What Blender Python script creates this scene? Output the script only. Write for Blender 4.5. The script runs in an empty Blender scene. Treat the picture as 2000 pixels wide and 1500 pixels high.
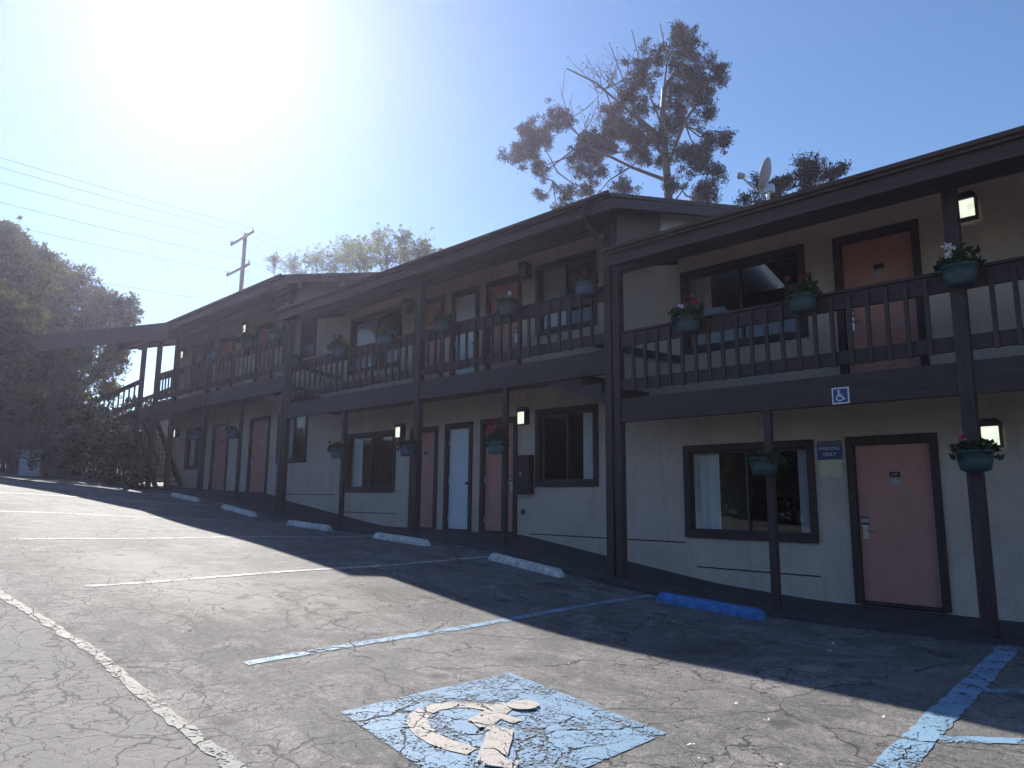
import bpy, math, random
import numpy as np
from mathutils import Vector, Matrix
random.seed(7); rng = np.random.default_rng(7)
S = bpy.context.scene
C = S.collection
R = math.radians

# ---------------------------------------------------------------- camera
YAW, PITCH, ROLL, FPX = 0.77188, 0.159126, 0.00898258, 1392.57
cy, sy = math.cos(YAW), math.sin(YAW)
F = Vector((-sy*math.cos(PITCH), cy*math.cos(PITCH), math.sin(PITCH)))
r0 = Vector((cy, sy, 0)); u0 = r0.cross(F)
rr = math.cos(ROLL)*r0 + math.sin(ROLL)*u0
uu = -math.sin(ROLL)*r0 + math.cos(ROLL)*u0
cam = bpy.data.cameras.new('camera'); camo = bpy.data.objects.new('camera', cam); C.objects.link(camo)
cam.sensor_width = 36; cam.lens = FPX/2000*36; cam.clip_start = 0.05; cam.clip_end = 2000
camo.matrix_world = Matrix(((rr.x, uu.x, -F.x, 0), (rr.y, uu.y, -F.y, 0), (rr.z, uu.z, -F.z, 0), (0, 0, 0, 1)))
S.camera = camo

# ---------------------------------------------------------------- sky, sun, exposure
SUN_EL, SUN_AZ = R(36.5), R(-70.0)            # azimuth measured from +Y towards +X
W = bpy.data.worlds.new("World"); S.world = W; W.use_nodes = True
nt = W.node_tree; nt.nodes.clear()
sky = nt.nodes.new('ShaderNodeTexSky'); sky.sky_type = 'NISHITA'; sky.sun_disc = False
sky.sun_elevation = SUN_EL; sky.sun_rotation = SUN_AZ
sky.air_density = 1.0; sky.dust_density = 0.05; sky.ozone_density = 4.5; sky.altitude = 50
bg = nt.nodes.new('ShaderNodeBackground'); bg.inputs[1].default_value = 0.083
wo = nt.nodes.new('ShaderNodeOutputWorld')
hs = nt.nodes.new('ShaderNodeHueSaturation'); hs.inputs['Saturation'].default_value = 1.04
nt.links.new(sky.outputs[0], hs.inputs['Color']); nt.links.new(hs.outputs[0], bg.inputs[0]); nt.links.new(bg.outputs[0], wo.inputs[0])
sun = bpy.data.lights.new('sun', 'SUN'); sun.energy = 5.0; sun.angle = R(0.55); sun.color = (1, .95, .87)
suno = bpy.data.objects.new('sun', sun); C.objects.link(suno)
sd = Vector((math.cos(SUN_EL)*math.sin(SUN_AZ), math.cos(SUN_EL)*math.cos(SUN_AZ), math.sin(SUN_EL)))
suno.rotation_euler = sd.to_track_quat('Z', 'Y').to_euler()
suno.location = sd*60
S.view_settings.view_transform = 'Standard'; S.view_settings.look = 'None'
S.view_settings.exposure = 0.92; S.view_settings.gamma = 1
S.render.engine = 'CYCLES'
S.cycles.max_bounces = 6; S.cycles.transparent_max_bounces = 16

# ---------------------------------------------------------------- helpers
class MB:
    def __init__(s): s.v = []; s.f = []
    def add(s, v, f):
        b = len(s.v); s.v += [tuple(p) for p in v]; s.f += [tuple(i+b for i in q) for q in f]; return s
    def box(s, x0, x1, y0, y1, z0, z1):
        return s.add([(x0,y0,z0),(x1,y0,z0),(x1,y1,z0),(x0,y1,z0),(x0,y0,z1),(x1,y0,z1),(x1,y1,z1),(x0,y1,z1)],
                     [(0,3,2,1),(4,5,6,7),(0,1,5,4),(1,2,6,5),(2,3,7,6),(3,0,4,7)])
    def prism(s, prof, x0, x1, ax=0):
        n = len(prof)
        def P(a, x): return (x, a[0], a[1]) if ax == 0 else ((a[0], x, a[1]) if ax == 1 else (a[0], a[1], x))
        v = [P(a, x0) for a in prof]+[P(a, x1) for a in prof]
        return s.add(v, [tuple(range(n))[::-1], tuple(range(n, 2*n))]+[(i, (i+1) % n, n+(i+1) % n, n+i) for i in range(n)])
    def bar(s, a, b, w, h, up=(0,0,1)):
        a = Vector(a); b = Vector(b); d = (b-a).normalized(); u = Vector(up); sdv = d.cross(u).normalized(); u = sdv.cross(d)
        v = []
        for p in (a, b):
            for i, j in ((-1,-1),(1,-1),(1,1),(-1,1)): v.append(p+sdv*(i*w/2)+u*(j*h/2))
        return s.add(v, [(0,3,2,1),(4,5,6,7),(0,1,5,4),(1,2,6,5),(2,3,7,6),(3,0,4,7)])
    def tube(s, pts, rad, n=8, cap=True):
        pts = [Vector(p) for p in pts]
        if not hasattr(rad, '__len__'): rad = [rad]*len(pts)
        v = []; f = []
        pu = None
        for i, p in enumerate(pts):
            d = (pts[min(i+1, len(pts)-1)]-pts[max(i-1, 0)]).normalized()
            if pu is None: pu = Vector((0,0,1)) if abs(d.z) < .9 else Vector((1,0,0))
            a = d.cross(pu).normalized(); b = a.cross(d).normalized(); pu = b
            for k in range(n):
                t = 2*math.pi*k/n; v.append(p+(a*math.cos(t)+b*math.sin(t))*rad[i])
        for i in range(len(pts)-1):
            for k in range(n): f.append((i*n+k, i*n+(k+1) % n, (i+1)*n+(k+1) % n, (i+1)*n+k))
        if cap: f += [tuple(range(n))[::-1], tuple(range((len(pts)-1)*n, len(pts)*n))]
        return s.add(v, f)
    def lathe(s, prof, c=(0,0,0), n=20, sx=1, sy=1, flatback=None):
        v = []; f = []
        for r_, z in prof:
            for k in range(n):
                t = 2*math.pi*k/n; y = r_*math.sin(t)*sy
                if flatback is not None: y = min(y, flatback)
                v.append((c[0]+r_*math.cos(t)*sx, c[1]+y, c[2]+z))
        m = len(prof)
        for i in range(m-1):
            for k in range(n): f.append((i*n+k, i*n+(k+1) % n, (i+1)*n+(k+1) % n, (i+1)*n+k))
        f += [tuple(range(n))[::-1], tuple(range((m-1)*n, m*n))]
        return s.add(v, f)
    def build(s, name, mat, parent=None, smooth=False, bevel=0):
        me = bpy.data.meshes.new(name); me.from_pydata(s.v, [], s.f); me.update()
        import bmesh
        bm = bmesh.new(); bm.from_mesh(me); bmesh.ops.recalc_face_normals(bm, faces=bm.faces); bm.to_mesh(me); bm.free()
        if smooth:
            for p in me.polygons: p.use_smooth = True
        o = bpy.data.objects.new(name, me); C.objects.link(o)
        if mat: me.materials.append(mat)
        if parent:
            o.parent = parent
            m = Matrix()
            q = parent
            while q: m = m_local(q) @ m; q = q.parent
            o.matrix_parent_inverse = m.inverted()      # mesh coordinates stay world coordinates
        if bevel:
            b = o.modifiers.new('bevel', 'BEVEL'); b.width = bevel; b.segments = 2; b.limit_method = 'ANGLE'
        return o
def m_local(o): return o.matrix_parent_inverse @ Matrix.LocRotScale(o.location, o.rotation_euler, o.scale)
def empty(name, loc):
    o = bpy.data.objects.new(name, None); C.objects.link(o); o.location = loc; o.empty_display_size = .2; return o
def tag(o, label=None, cat=None, group=None, kind=None):
    if label: o['label'] = label
    if cat: o['category'] = cat
    if group: o['group'] = group
    if kind: o['kind'] = kind
    return o

def quads(name, V, mat, parent=None):
    """V: (n,4,3) array of quads"""
    n = len(V); me = bpy.data.meshes.new(name)
    me.vertices.add(n*4); me.vertices.foreach_set('co', V.reshape(-1).astype(np.float32))
    me.loops.add(n*4); me.loops.foreach_set('vertex_index', np.arange(n*4, dtype=np.int32))
    me.polygons.add(n); me.polygons.foreach_set('loop_start', np.arange(0, n*4, 4, dtype=np.int32))
    me.polygons.foreach_set('loop_total', np.full(n, 4, dtype=np.int32))
    me.update(); me.validate(); me.materials.append(mat)
    o = bpy.data.objects.new(name, me); C.objects.link(o)
    if parent:
        o.parent = parent; o.matrix_parent_inverse = m_local(parent).inverted()
    return o
def leaves(cen, L, Wd, jitter=.35):
    n = len(cen)
    a = rng.normal(size=(n,3)); a /= np.linalg.norm(a, axis=1, keepdims=True)
    b = rng.normal(size=(n,3)); b -= (b*a).sum(1, keepdims=True)*a; b /= np.linalg.norm(b, axis=1, keepdims=True)
    l = L*(1+jitter*rng.normal(size=(n,1))).clip(.4, 2)/2; w = Wd*(1+jitter*rng.normal(size=(n,1))).clip(.4, 2)/2
    q = np.stack([cen-a*l, cen-b*w+a*l*.1, cen+a*l, cen+b*w+a*l*.1], axis=1)
    return q
def puff(c, s_, n):
    return rng.normal(size=(n,3))*s_*np.array([1, 1, .8])+np.array(c)
def blob_pts(c, r, n, shell=.45, flat=1):
    d = rng.normal(size=(n,3)); d /= np.linalg.norm(d, axis=1, keepdims=True)
    rad = r*(shell+(1-shell)*rng.random((n,1))**.6)*(1+.12*rng.normal(size=(n,1)))
    p = d*rad; p[:,2] *= flat
    return p+np.array(c)

# ---------------------------------------------------------------- materials
def mat(name):
    m = bpy.data.materials.new(name); m.use_nodes = True; n = m.node_tree
    b = n.nodes['Principled BSDF']; return m, n, b
def noise(n, scale, detail=4, rough=.6, vec=None, dist=0):
    t = n.nodes.new('ShaderNodeTexNoise'); t.inputs['Scale'].default_value = scale; t.inputs['Detail'].default_value = detail
    t.inputs['Roughness'].default_value = rough; t.inputs['Distortion'].default_value = dist
    if vec is None:
        tc = n.nodes.get('TC') or n.nodes.new('ShaderNodeTexCoord'); tc.name = 'TC'; vec = tc.outputs['Object']
    n.links.new(vec, t.inputs['Vector']); return t.outputs[0]
def ramp(n, src, stops):
    r_ = n.nodes.new('ShaderNodeValToRGB'); e = r_.color_ramp.elements
    while len(e) < len(stops): e.new(.5)
    for el, (p, c) in zip(e, stops):
        el.position = p; el.color = (*c, 1) if hasattr(c, '__len__') else (c, c, c, 1)
    n.links.new(src, r_.inputs[0]); return r_.outputs[0]
def mix(n, fac, a, b, mode='MIX'):
    m = n.nodes.new('ShaderNodeMix'); m.data_type = 'RGBA'; m.blend_type = mode
    for s, v in ((m.inputs[0], fac), (m.inputs[6], a), (m.inputs[7], b)):
        if isinstance(v, (int, float)): s.default_value = v if s == m.inputs[0] else (v, v, v, 1)
        elif isinstance(v, tuple): s.default_value = (*v, 1)
        else: n.links.new(v, s)
    return m.outputs[2]
def mth(n, op, a, b=0., c=None):
    m = n.nodes.new('ShaderNodeMath'); m.operation = op
    for s, v in zip(m.inputs, (a, b, c)):
        if v is None: continue
        if isinstance(v, (int, float)): s.default_value = v
        else: n.links.new(v, s)
    return m.outputs[0]
def bump(n, b, h, strength=.3, dist=.01):
    bp = n.nodes.new('ShaderNodeBump'); bp.inputs['Strength'].default_value = strength; bp.inputs['Distance'].default_value = dist
    n.links.new(h, bp.inputs['Height']); n.links.new(bp.outputs[0], b.inputs['Normal'])
def simple(name, col, rough=.6, var=.25, scale=6, bscale=60, bs=.2, bd=.004, metal=0, spec=.5):
    m, n, b = mat(name)
    nz = noise(n, scale, 5)
    lo = tuple(c*(1-var) for c in col); hi = tuple(min(1, c*(1+var)) for c in col)
    n.links.new(ramp(n, nz, [(.3, lo), (.7, hi)]), b.inputs['Base Color'])
    b.inputs['Roughness'].default_value = rough; b.inputs['Metallic'].default_value = metal
    b.inputs['Specular IOR Level'].default_value = spec
    if bs: bump(n, b, noise(n, bscale, 3), bs, bd)
    return m

def crack_field(n):
    """returns (crack factor 0..1, wear noise) in world space"""
    tc = n.nodes.new('ShaderNodeTexCoord'); tc.name = 'TC'; vec = tc.outputs['Object']
    nw = n.nodes.new('ShaderNodeTexNoise'); nw.inputs['Scale'].default_value = 3.5; nw.inputs['Detail'].default_value = 5
    n.links.new(vec, nw.inputs['Vector'])
    vm = n.nodes.new('ShaderNodeVectorMath'); vm.operation = 'MULTIPLY_ADD'
    vm.inputs[1].default_value = (.42, .42, 0)
    n.links.new(nw.outputs[1], vm.inputs[0]); n.links.new(vec, vm.inputs[2])
    out = []
    for sc, w in ((1.7, .030), (4.2, .032), (.55, .013), (6.5, .05)):
        v = n.nodes.new('ShaderNodeTexVoronoi'); v.feature = 'DISTANCE_TO_EDGE'; v.voronoi_dimensions = '2D'; v.inputs['Scale'].default_value = sc
        n.links.new(vm.outputs[0], v.inputs['Vector'])
        wd = mth(n, 'MULTIPLY', noise(n, 2.2, 3), w*1.6)
        wd = mth(n, 'SUBTRACT', wd, w*.42)
        out.append(mth(n, 'LESS_THAN', v.outputs[0], wd))
    # where cracking is dense: left / near part of the lot
    big = mth(n, 'MULTIPLY_ADD', noise(n, .42, 3, .6), 2.0, -.5)
    sx = n.nodes.new('ShaderNodeSeparateXYZ'); n.links.new(vec, sx.inputs[0])
    near = mth(n, 'MULTIPLY_ADD', sx.outputs[1], -.11, 1.02)      # more cracks near y=0
    far = mth(n, 'MULTIPLY_ADD', sx.outputs[0], .03, 0)
    msk = mth(n, 'ADD', mth(n, 'ADD', big, near), far)
    m1 = ramp(n, msk, [(.78/2, 0), (.92/2, 1)]) if False else mth(n, 'GREATER_THAN', msk, .86)
    m2 = mth(n, 'GREATER_THAN', mth(n, 'ADD', msk, mth(n, 'MULTIPLY', noise(n, 1.1, 3), .5)), 1.12)
    lft = mth(n, 'MULTIPLY', mth(n, 'LESS_THAN', sx.outputs[1], 2.9), mth(n, 'LESS_THAN', sx.outputs[0], -3.9))
    lft = mth(n, 'MULTIPLY', lft, mth(n, 'GREATER_THAN', noise(n, .9, 3, .6), .50))
    out[2] = mth(n, 'MAXIMUM', out[2], mth(n, 'MULTIPLY', out[3], lft))
    c = mth(n, 'MAXIMUM', mth(n, 'MAXIMUM', mth(n, 'MULTIPLY', out[0], m1), out[2]), mth(n, 'MULTIPLY', out[1], m2))
    return c, vec

def asphalt_mat():
    m, n, b = mat('worn_asphalt')
    c, vec = crack_field(n)
    fine = noise(n, 75, 5, .8); med = noise(n, 19, 6, .75); big = noise(n, .6, 4, .6); big2 = noise(n, 2.2, 5, .65, dist=1.0)
    col = ramp(n, big, [(.3, (.096, .092, .094)), (.7, (.17, .162, .157))])
    col = mix(n, ramp(n, big2, [(.46, 0.), (.66, .85)]), col, (.235, .22, .21))
    spk = ramp(n, fine, [(.34, .42), (.5, 1.0), (.66, 1.75)])
    col = mix(n, 1., col, spk, 'MULTIPLY')
    col = mix(n, 1., col, ramp(n, med, [(.32, .66), (.68, 1.34)]), 'MULTIPLY')
    # oil darkening in the stalls
    col = mix(n, ramp(n, noise(n, .45, 3, .5), [(.58, 0.), (.72, .45)]), col, (.06, .057, .057))
    for (px_, py_, rx, ry, cc, st_) in ((-3.35, 5.9, .5, .9, (.05,.048,.05), .5), (-6.7, 5.2, .55, .9, (.06,.057,.058), .45), (-9.8, 5.4, .5, 1.0, (.06,.057,.058), .4),
                                        (-7.6, 3.3, 1.6, .8, (.30,.285,.26), .65), (-6.6, 4.3, .9, .5, (.29,.275,.25), .5), (-2.75, 5.35, .35, .10, (.33,.30,.28), .6), (-9.5, 3.1, 1.4, .6, (.28,.27,.25), .5)):
        vs_ = n.nodes.new('ShaderNodeVectorMath'); vs_.operation = 'SUBTRACT'; vs_.inputs[1].default_value = (px_, py_, 0); n.links.new(vec, vs_.inputs[0])
        vd = n.nodes.new('ShaderNodeVectorMath'); vd.operation = 'MULTIPLY'; vd.inputs[1].default_value = (1/rx, 1/ry, 0); n.links.new(vs_.outputs[0], vd.inputs[0])
        vl = n.nodes.new('ShaderNodeVectorMath'); vl.operation = 'LENGTH'; n.links.new(vd.outputs[0], vl.inputs[0])
        f_ = mth(n, 'ADD', vl.outputs['Value'], mth(n, 'MULTIPLY_ADD', noise(n, 3.2, 6, .8), 2.4, -1.2))
        col = mix(n, ramp(n, f_, [(.45, st_), (.95, 0.)]), col, cc)
    # tar patches and spots
    vs = n.nodes.new('ShaderNodeTexVoronoi'); vs.voronoi_dimensions = '2D'; vs.inputs['Scale'].default_value = .8; n.links.new(vec, vs.inputs['Vector'])
    col = mix(n, ramp(n, vs.outputs[0], [(.03, .6), (.09, 0.)]), col, (.035, .033, .035))
    # the part behind the seam (towards the driveway) is paler and coarser
    sx = n.nodes.new('ShaderNodeSeparateXYZ'); n.links.new(vec, sx.inputs[0])
    wob = mth(n, 'MULTIPLY_ADD', noise(n, 1.5, 3), .25, 1.62)
    drive = mth(n, 'LESS_THAN', sx.outputs[1], wob)
    col = mix(n, mth(n, 'MULTIPLY', drive, .55), col, (.21, .20, .20))
    col = mix(n, mth(n, 'MULTIPLY', c, .78), col, (.026, .025, .028))
    n.links.new(col, b.inputs['Base Color'])
    b.inputs['Roughness'].default_value = .75; b.inputs['Specular IOR Level'].default_value = .22
    h = mth(n, 'ADD', mth(n, 'MULTIPLY', fine, .7), mth(n, 'MULTIPLY', med, .5))
    h = mth(n, 'SUBTRACT', h, mth(n, 'MULTIPLY', c, 1.5))
    bump(n, b, h, .75, .012)
    return m
def paint_mat(name, col, wear=.5, rough=.6):
    m, n, b = mat(name)
    c, vec = crack_field(n)
    nz = noise(n, 5, 5); fine = noise(n, 45, 4, .75)
    n.links.new(mix(n, 1., mix(n, nz, tuple(x*.8 for x in col), col), ramp(n, noise(n, 110, 3, .7), [(.3, .75), (.7, 1.15)]), 'MULTIPLY'), b.inputs['Base Color'])
    b.inputs['Roughness'].default_value = rough; b.inputs['Specular IOR Level'].default_value = .3
    bump(n, b, mth(n, 'ADD', noise(n, 130, 3, .7), fine), .6, .008)
    w = mth(n, 'ADD', mth(n, 'MULTIPLY', fine, .62), mth(n, 'MULTIPLY', nz, .38))
    hide = mth(n, 'MAXIMUM', mth(n, 'LESS_THAN', w, wear), c)
    tr = n.nodes.new('ShaderNodeBsdfTransparent'); ms = n.nodes.new('ShaderNodeMixShader')
    n.links.new(hide, ms.inputs[0]); n.links.new(b.outputs[0], ms.inputs[1]); n.links.new(tr.outputs[0], ms.inputs[2])
    n.links.new(ms.outputs[0], n.nodes['Material Output'].inputs[0])
    return m
def stucco_mat(name, col):
    m, n, b = mat(name)
    c1 = ramp(n, noise(n, 1.3, 5, .6), [(.3, tuple(x*.86 for x in col)), (.7, tuple(x*1.08 for x in col))])
    c1 = mix(n, 1., c1, ramp(n, noise(n, 55, 4, .7), [(.3, .82), (.7, 1.12)]), 'MULTIPLY')
    tc = n.nodes['TC']; mp = n.nodes.new('ShaderNodeMapping'); mp.inputs['Scale'].default_value = (5, 5, .5); n.links.new(tc.outputs['Object'], mp.inputs[0])
    stn = noise(n, 1, 5, .65, mp.outputs[0], .5)
    c1 = mix(n, ramp(n, stn, [(.52, 0.), (.72, .45)]), c1, tuple(x*.62 for x in col))          # rain streaks
    c1 = mix(n, ramp(n, noise(n, .9, 4, .6, None, .8), [(.56, 0.), (.60, .22)]), c1, tuple(min(1, x*1.12) for x in col))   # touched-up paint patches
    n.links.new(c1, b.inputs['Base Color']); b.inputs['Roughness'].default_value = .92; b.inputs['Specular IOR Level'].default_value = .2
    bump(n, b, noise(n, 48, 5, .7), .9, .012)
    return m
def wood_mat(name, col, grain=(1.5, 30, 30)):
    m, n, b = mat(name)
    tc = n.nodes.new('ShaderNodeTexCoord'); mp = n.nodes.new('ShaderNodeMapping'); tc.name = 'TC'
    mp.inputs['Scale'].default_value = grain; n.links.new(tc.outputs['Object'], mp.inputs[0])
    g_ = noise(n, 1, 6, .7, mp.outputs[0], .4)
    c1 = ramp(n, g_, [(.25, tuple(x*.55 for x in col)), (.75, tuple(x*1.4 for x in col))])
    c1 = mix(n, ramp(n, noise(n, 2.5, 4), [(.6, 0.), (.75, .35)]), c1, tuple(min(1, x*2.2) for x in col))
    n.links.new(c1, b.inputs['Base Color']); b.inputs['Roughness'].default_value = .62; b.inputs['Specular IOR Level'].default_value = .35
    bump(n, b, g_, .5, .006)
    return m
def leaf_mat(name, c0, c1, trans=.35, sc=2.2):
    m, n, b = mat(name)
    nz = noise(n, sc, 3); n2 = noise(n, 17, 2)
    col = ramp(n, mth(n, 'ADD', mth(n, 'MULTIPLY', nz, .55), mth(n, 'MULTIPLY', n2, .45)), [(.35, c0), (.65, c1)])
    n.links.new(col, b.inputs['Base Color']); b.inputs['Roughness'].default_value = .75; b.inputs['Specular IOR Level'].default_value = .12
    t = n.nodes.new('ShaderNodeBsdfTranslucent'); n.links.new(mix(n, 1., col, (1.3, 1.5, .7), 'MULTIPLY'), t.inputs[0])
    ms = n.nodes.new('ShaderNodeMixShader'); ms.inputs[0].default_value = trans
    n.links.new(b.outputs[0], ms.inputs[1]); n.links.new(t.outputs[0], ms.inputs[2]); n.links.new(ms.outputs[0], n.nodes['Material Output'].inputs[0])
    return m
def glass_mat():
    m, n, b = mat('window_glass')
    gl = n.nodes.new('ShaderNodeBsdfGlossy'); gl.inputs['Roughness'].default_value = .015
    tr = n.nodes.new('ShaderNodeBsdfTransparent'); tr.inputs[0].default_value = (.92, .94, .95, 1)
    lw = n.nodes.new('ShaderNodeLayerWeight'); lw.inputs[0].default_value = .5
    frs = mth(n, 'MULTIPLY_ADD', mth(n, 'POWER', lw.outputs[1], 5.), .90, .085)
    tc = n.nodes.new('ShaderNodeTexCoord'); tc.name = 'TC'
    bp = n.nodes.new('ShaderNodeBump'); bp.inputs['Strength'].default_value = .05; bp.inputs['Distance'].default_value = .02
    n.links.new(noise(n, 2.0, 2), bp.inputs['Height']); n.links.new(bp.outputs[0], gl.inputs['Normal'])
    ms = n.nodes.new('ShaderNodeMixShader'); n.links.new(frs, ms.inputs[0])
    n.links.new(tr.outputs[0], ms.inputs[1]); n.links.new(gl.outputs[0], ms.inputs[2]); n.links.new(ms.outputs[0], n.nodes['Material Output'].inputs[0])
    return m
def emit_mat(name, col, s):
    m, n, b = mat(name)
    tc = n.nodes.new('ShaderNodeTexCoord'); tc.name = 'TC'
    b.inputs['Base Color'].default_value = (.7, .7, .6, 1)
    n.links.new(ramp(n, noise(n, 9, 2), [(.35, tuple(c*.75 for c in col)), (.65, col)]), b.inputs['Emission Color'])
    b.inputs['Emission Strength'].default_value = s
    return m

M = {}
M['asphalt'] = asphalt_mat()
M['white_paint'] = paint_mat('white_stall_paint', (.55, .56, .56), .465)
M['blue_line'] = paint_mat('faded_blue_line', (.24, .40, .56), .46)
M['blue_field'] = paint_mat('blue_emblem_field', (.20, .335, .49), .465)
M['cream_paint'] = paint_mat('cream_emblem_paint', (.47, .425, .39), .425)
M['seam_paint'] = paint_mat('old_white_seam_paint', (.235, .235, .225), .46)
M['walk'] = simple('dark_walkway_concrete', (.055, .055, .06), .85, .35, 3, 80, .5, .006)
M['soil'] = simple('dry_soil', (.11, .085, .06), .95, .4, 2, 30, .6, .03)
M['stucco'] = stucco_mat('beige_stucco', (.60, .505, .44))
M['stucco_skylit'] = stucco_mat('skylit_gable_stucco', (.62, .58, .55))  # same stucco as the walls, paled to paint in open skylight
M['gable'] = wood_mat('brown_gable_boards', (.17, .12, .095), (25, 25, 1.5))
M['brown'] = wood_mat('dark_brown_painted_wood', (.056, .036, .037), (2, 25, 25))
M['brown_v'] = wood_mat('dark_brown_post_wood', (.055, .036, .037), (25, 25, 1.6))
M['fascia'] = wood_mat('brown_fascia_wood', (.075, .045, .042), (1.2, 25, 25))
M['gutter'] = simple('brown_metal_gutter', (.085, .048, .045), .45, .2, 4, 40, .1)
M['shingle'] = simple('roof_shingle', (.09, .07, .065), .9, .4, 9, 30, .6, .02)
M['soffit'] = wood_mat('painted_soffit_boards', (.14, .105, .085), (2, 12, 12))
M['pink'] = simple('salmon_door_paint', (.50, .235, .19), .5, .10, 3, 90, .12, .002)
for k_ in ('pink',):
    m_ = M[k_]; n_ = m_.node_tree
    b_ = n_.nodes['Principled BSDF']; old = b_.inputs['Base Color'].links[0].from_socket
    mp_ = n_.nodes.new('ShaderNodeMapping'); mp_.inputs['Scale'].default_value = (9, 9, 1.2); n_.links.new(n_.nodes['TC'].outputs['Object'], mp_.inputs[0])
    n_.links.new(mix(n_, ramp(n_, noise(n_, 1, 6, .7, mp_.outputs[0], .6), [(.56, 0.), (.74, .45)]), old, (.36, .17, .15)), b_.inputs['Base Color'])
    n_.links.new(ramp(n_, noise(n_, 6, 4), [(.3, .35), (.7, .7)]), b_.inputs['Roughness'])
M['whitedoor'] = simple('white_door_paint', (.62, .67, .76), .45, .05, 3, 90, .1, .002)
M['curtain'] = simple('white_curtain_cloth', (.66, .66, .66), .9, .06, 5, 40, .2)
M['greycurtain'] = simple('grey_curtain_cloth', (.42, .41, .44), .9, .08, 5, 40, .2)
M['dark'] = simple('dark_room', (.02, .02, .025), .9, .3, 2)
M['glass'] = glass_mat()
M['alu'] = simple('dark_window_frame_metal', (.07, .065, .065), .4, .1, 5, 40, .05, .001, .6)
M['steel'] = simple('brushed_steel', (.55, .55, .56), .3, .1, 8, 60, .05, .001, .9)
M['black'] = simple('black_plastic', (.02, .02, .024), .35, .2, 8, 60, .05, .001)
M['plate'] = simple('grey_plate', (.35, .36, .38), .5, .15, 30, 60, .05)
M['lamp_on'] = emit_mat('lit_lamp_diffuser', (.86, .95, .74), .62)
M['lamp_off'] = simple('unlit_lamp_diffuser', (.16, .17, .15), .35, .15, 20)
M['bluesign'] = simple('blue_sign_face', (.035, .06, .20), .4, .08, 6, 40, .05)
M['signwhite'] = simple('white_sign_paint', (.72, .73, .76), .45, .06, 20, 60, .05)
M['signcream'] = simple('cream_sign_face', (.62, .56, .38), .6, .15, 12, 60, .05)
M['signgrey'] = simple('faded_sign_strip', (.17, .16, .20), .6, .2, 12, 60, .05)
M['stopwhite'] = simple('chipped_white_concrete', (.52, .52, .51), .85, .42, 11, 30, .9, .02)
M['stopblue'] = simple('blue_painted_concrete', (.05, .17, .42), .85, .4, 12, 30, .9, .02)
M['pot'] = simple('teal_plastic_pot', (.035, .072, .08), .5, .3, 6, 60, .05)
M['potmat2'] = simple('blue_plastic_pot', (.06, .11, .16), .4, .2, 6, 60, .05)
M['potleaf'] = leaf_mat('planter_leaf', (.022, .04, .02), (.06, .085, .035), .2, 8)
M['fl_pink'] = simple('pink_petals', (.42, .06, .13), .6, .3, 20, 60, 0)
M['fl_red'] = simple('red_petals', (.20, .025, .03), .6, .3, 20, 60, 0)
M['fl_white'] = simple('white_petals', (.85, .80, .85), .6, .08, 20, 60, 0)
M['bark'] = wood_mat('tree_bark', (.12, .095, .08), (8, 8, 1.5))
M['twig'] = simple('bare_twig', (.10, .07, .06), .9, .3, 5)
M['pine'] = leaf_mat('pine_needles', (.026, .020, .012), (.075, .055, .034), .12, 1.2)
M['pine_dry'] = leaf_mat('dry_pine_needles', (.09, .052, .038), (.16, .10, .07), .15, 1.2)
M['oak'] = leaf_mat('oak_leaves', (.020, .025, .013), (.115, .12, .05), .42, .5)
M['oak2'] = leaf_mat('brownish_oak_leaves', (.04, .04, .026), (.18, .15, .085), .45, .5)
M['euca'] = leaf_mat('silver_green_leaves', (.10, .12, .08), (.22, .23, .16), .45, .7)
M['bush'] = leaf_mat('dark_shrub_leaves', (.014, .019, .011), (.04, .046, .024), .08, 1.2)
M['pole'] = wood_mat('utility_pole_wood', (.26, .21, .18), (20, 20, 1.2))
M['wire'] = simple('overhead_cable', (.10, .10, .12), .6, .1)
M['dish'] = simple('grey_dish_enamel', (.34, .33, .36), .45, .1, 6, 60, .05)
M['fence'] = wood_mat('weathered_fence_wood', (.085, .065, .055), (20, 20, 1.2))
M['crate'] = simple('pale_blue_plastic', (.42, .46, .55), .6, .12, 5)
M['bin'] = simple('dark_bin_plastic', (.10, .09, .10), .6, .2, 5)
M['paper'] = simple('pale_litter_paper', (.70, .66, .60), .8, .2, 30)
M['vent'] = simple('small_black_vent_metal', (.03, .03, .035), .5, .2)

# ---------------------------------------------------------------- ground
GX = [-400,-80,-40,-30,-25,-20.5,-17.9,-14.5,-11.3,-8.14,-5.25,-3.9,-2.4,-1.4,0,3,10,40,400]
GN = [4,3,1.35,.85,.6,.32,.1,-.27,-.6,-.9,-1.23,-1.31,-1.36,-1.40,-1.47,-1.56,-1.75,-2.4,-4]
GF = [4,3,1.35,.62,.26,-.04,-.27,-.60,-.71,-.89,-1.22,-1.28,-1.30,-1.28,-1.30,-1.38,-1.6,-2.4,-4]
WX = [-60,-30,-25,-19.6,-18.5,-15,-14,-9.5,-7.4,-5.5,-4,12]
WZ = [1.6,.55,.25,.08,-.12,-.54,-.66,-.68,-.97,-1.23,-1.33,-1.36]
def smooth_interp(x, xs, ys, w):
    return (np.interp(x-w, xs, ys)+2*np.interp(x, xs, ys)+np.interp(x+w, xs, ys))/4
def walkz(x): return smooth_interp(np.asarray(x, float), WX, WZ, .25)
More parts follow.
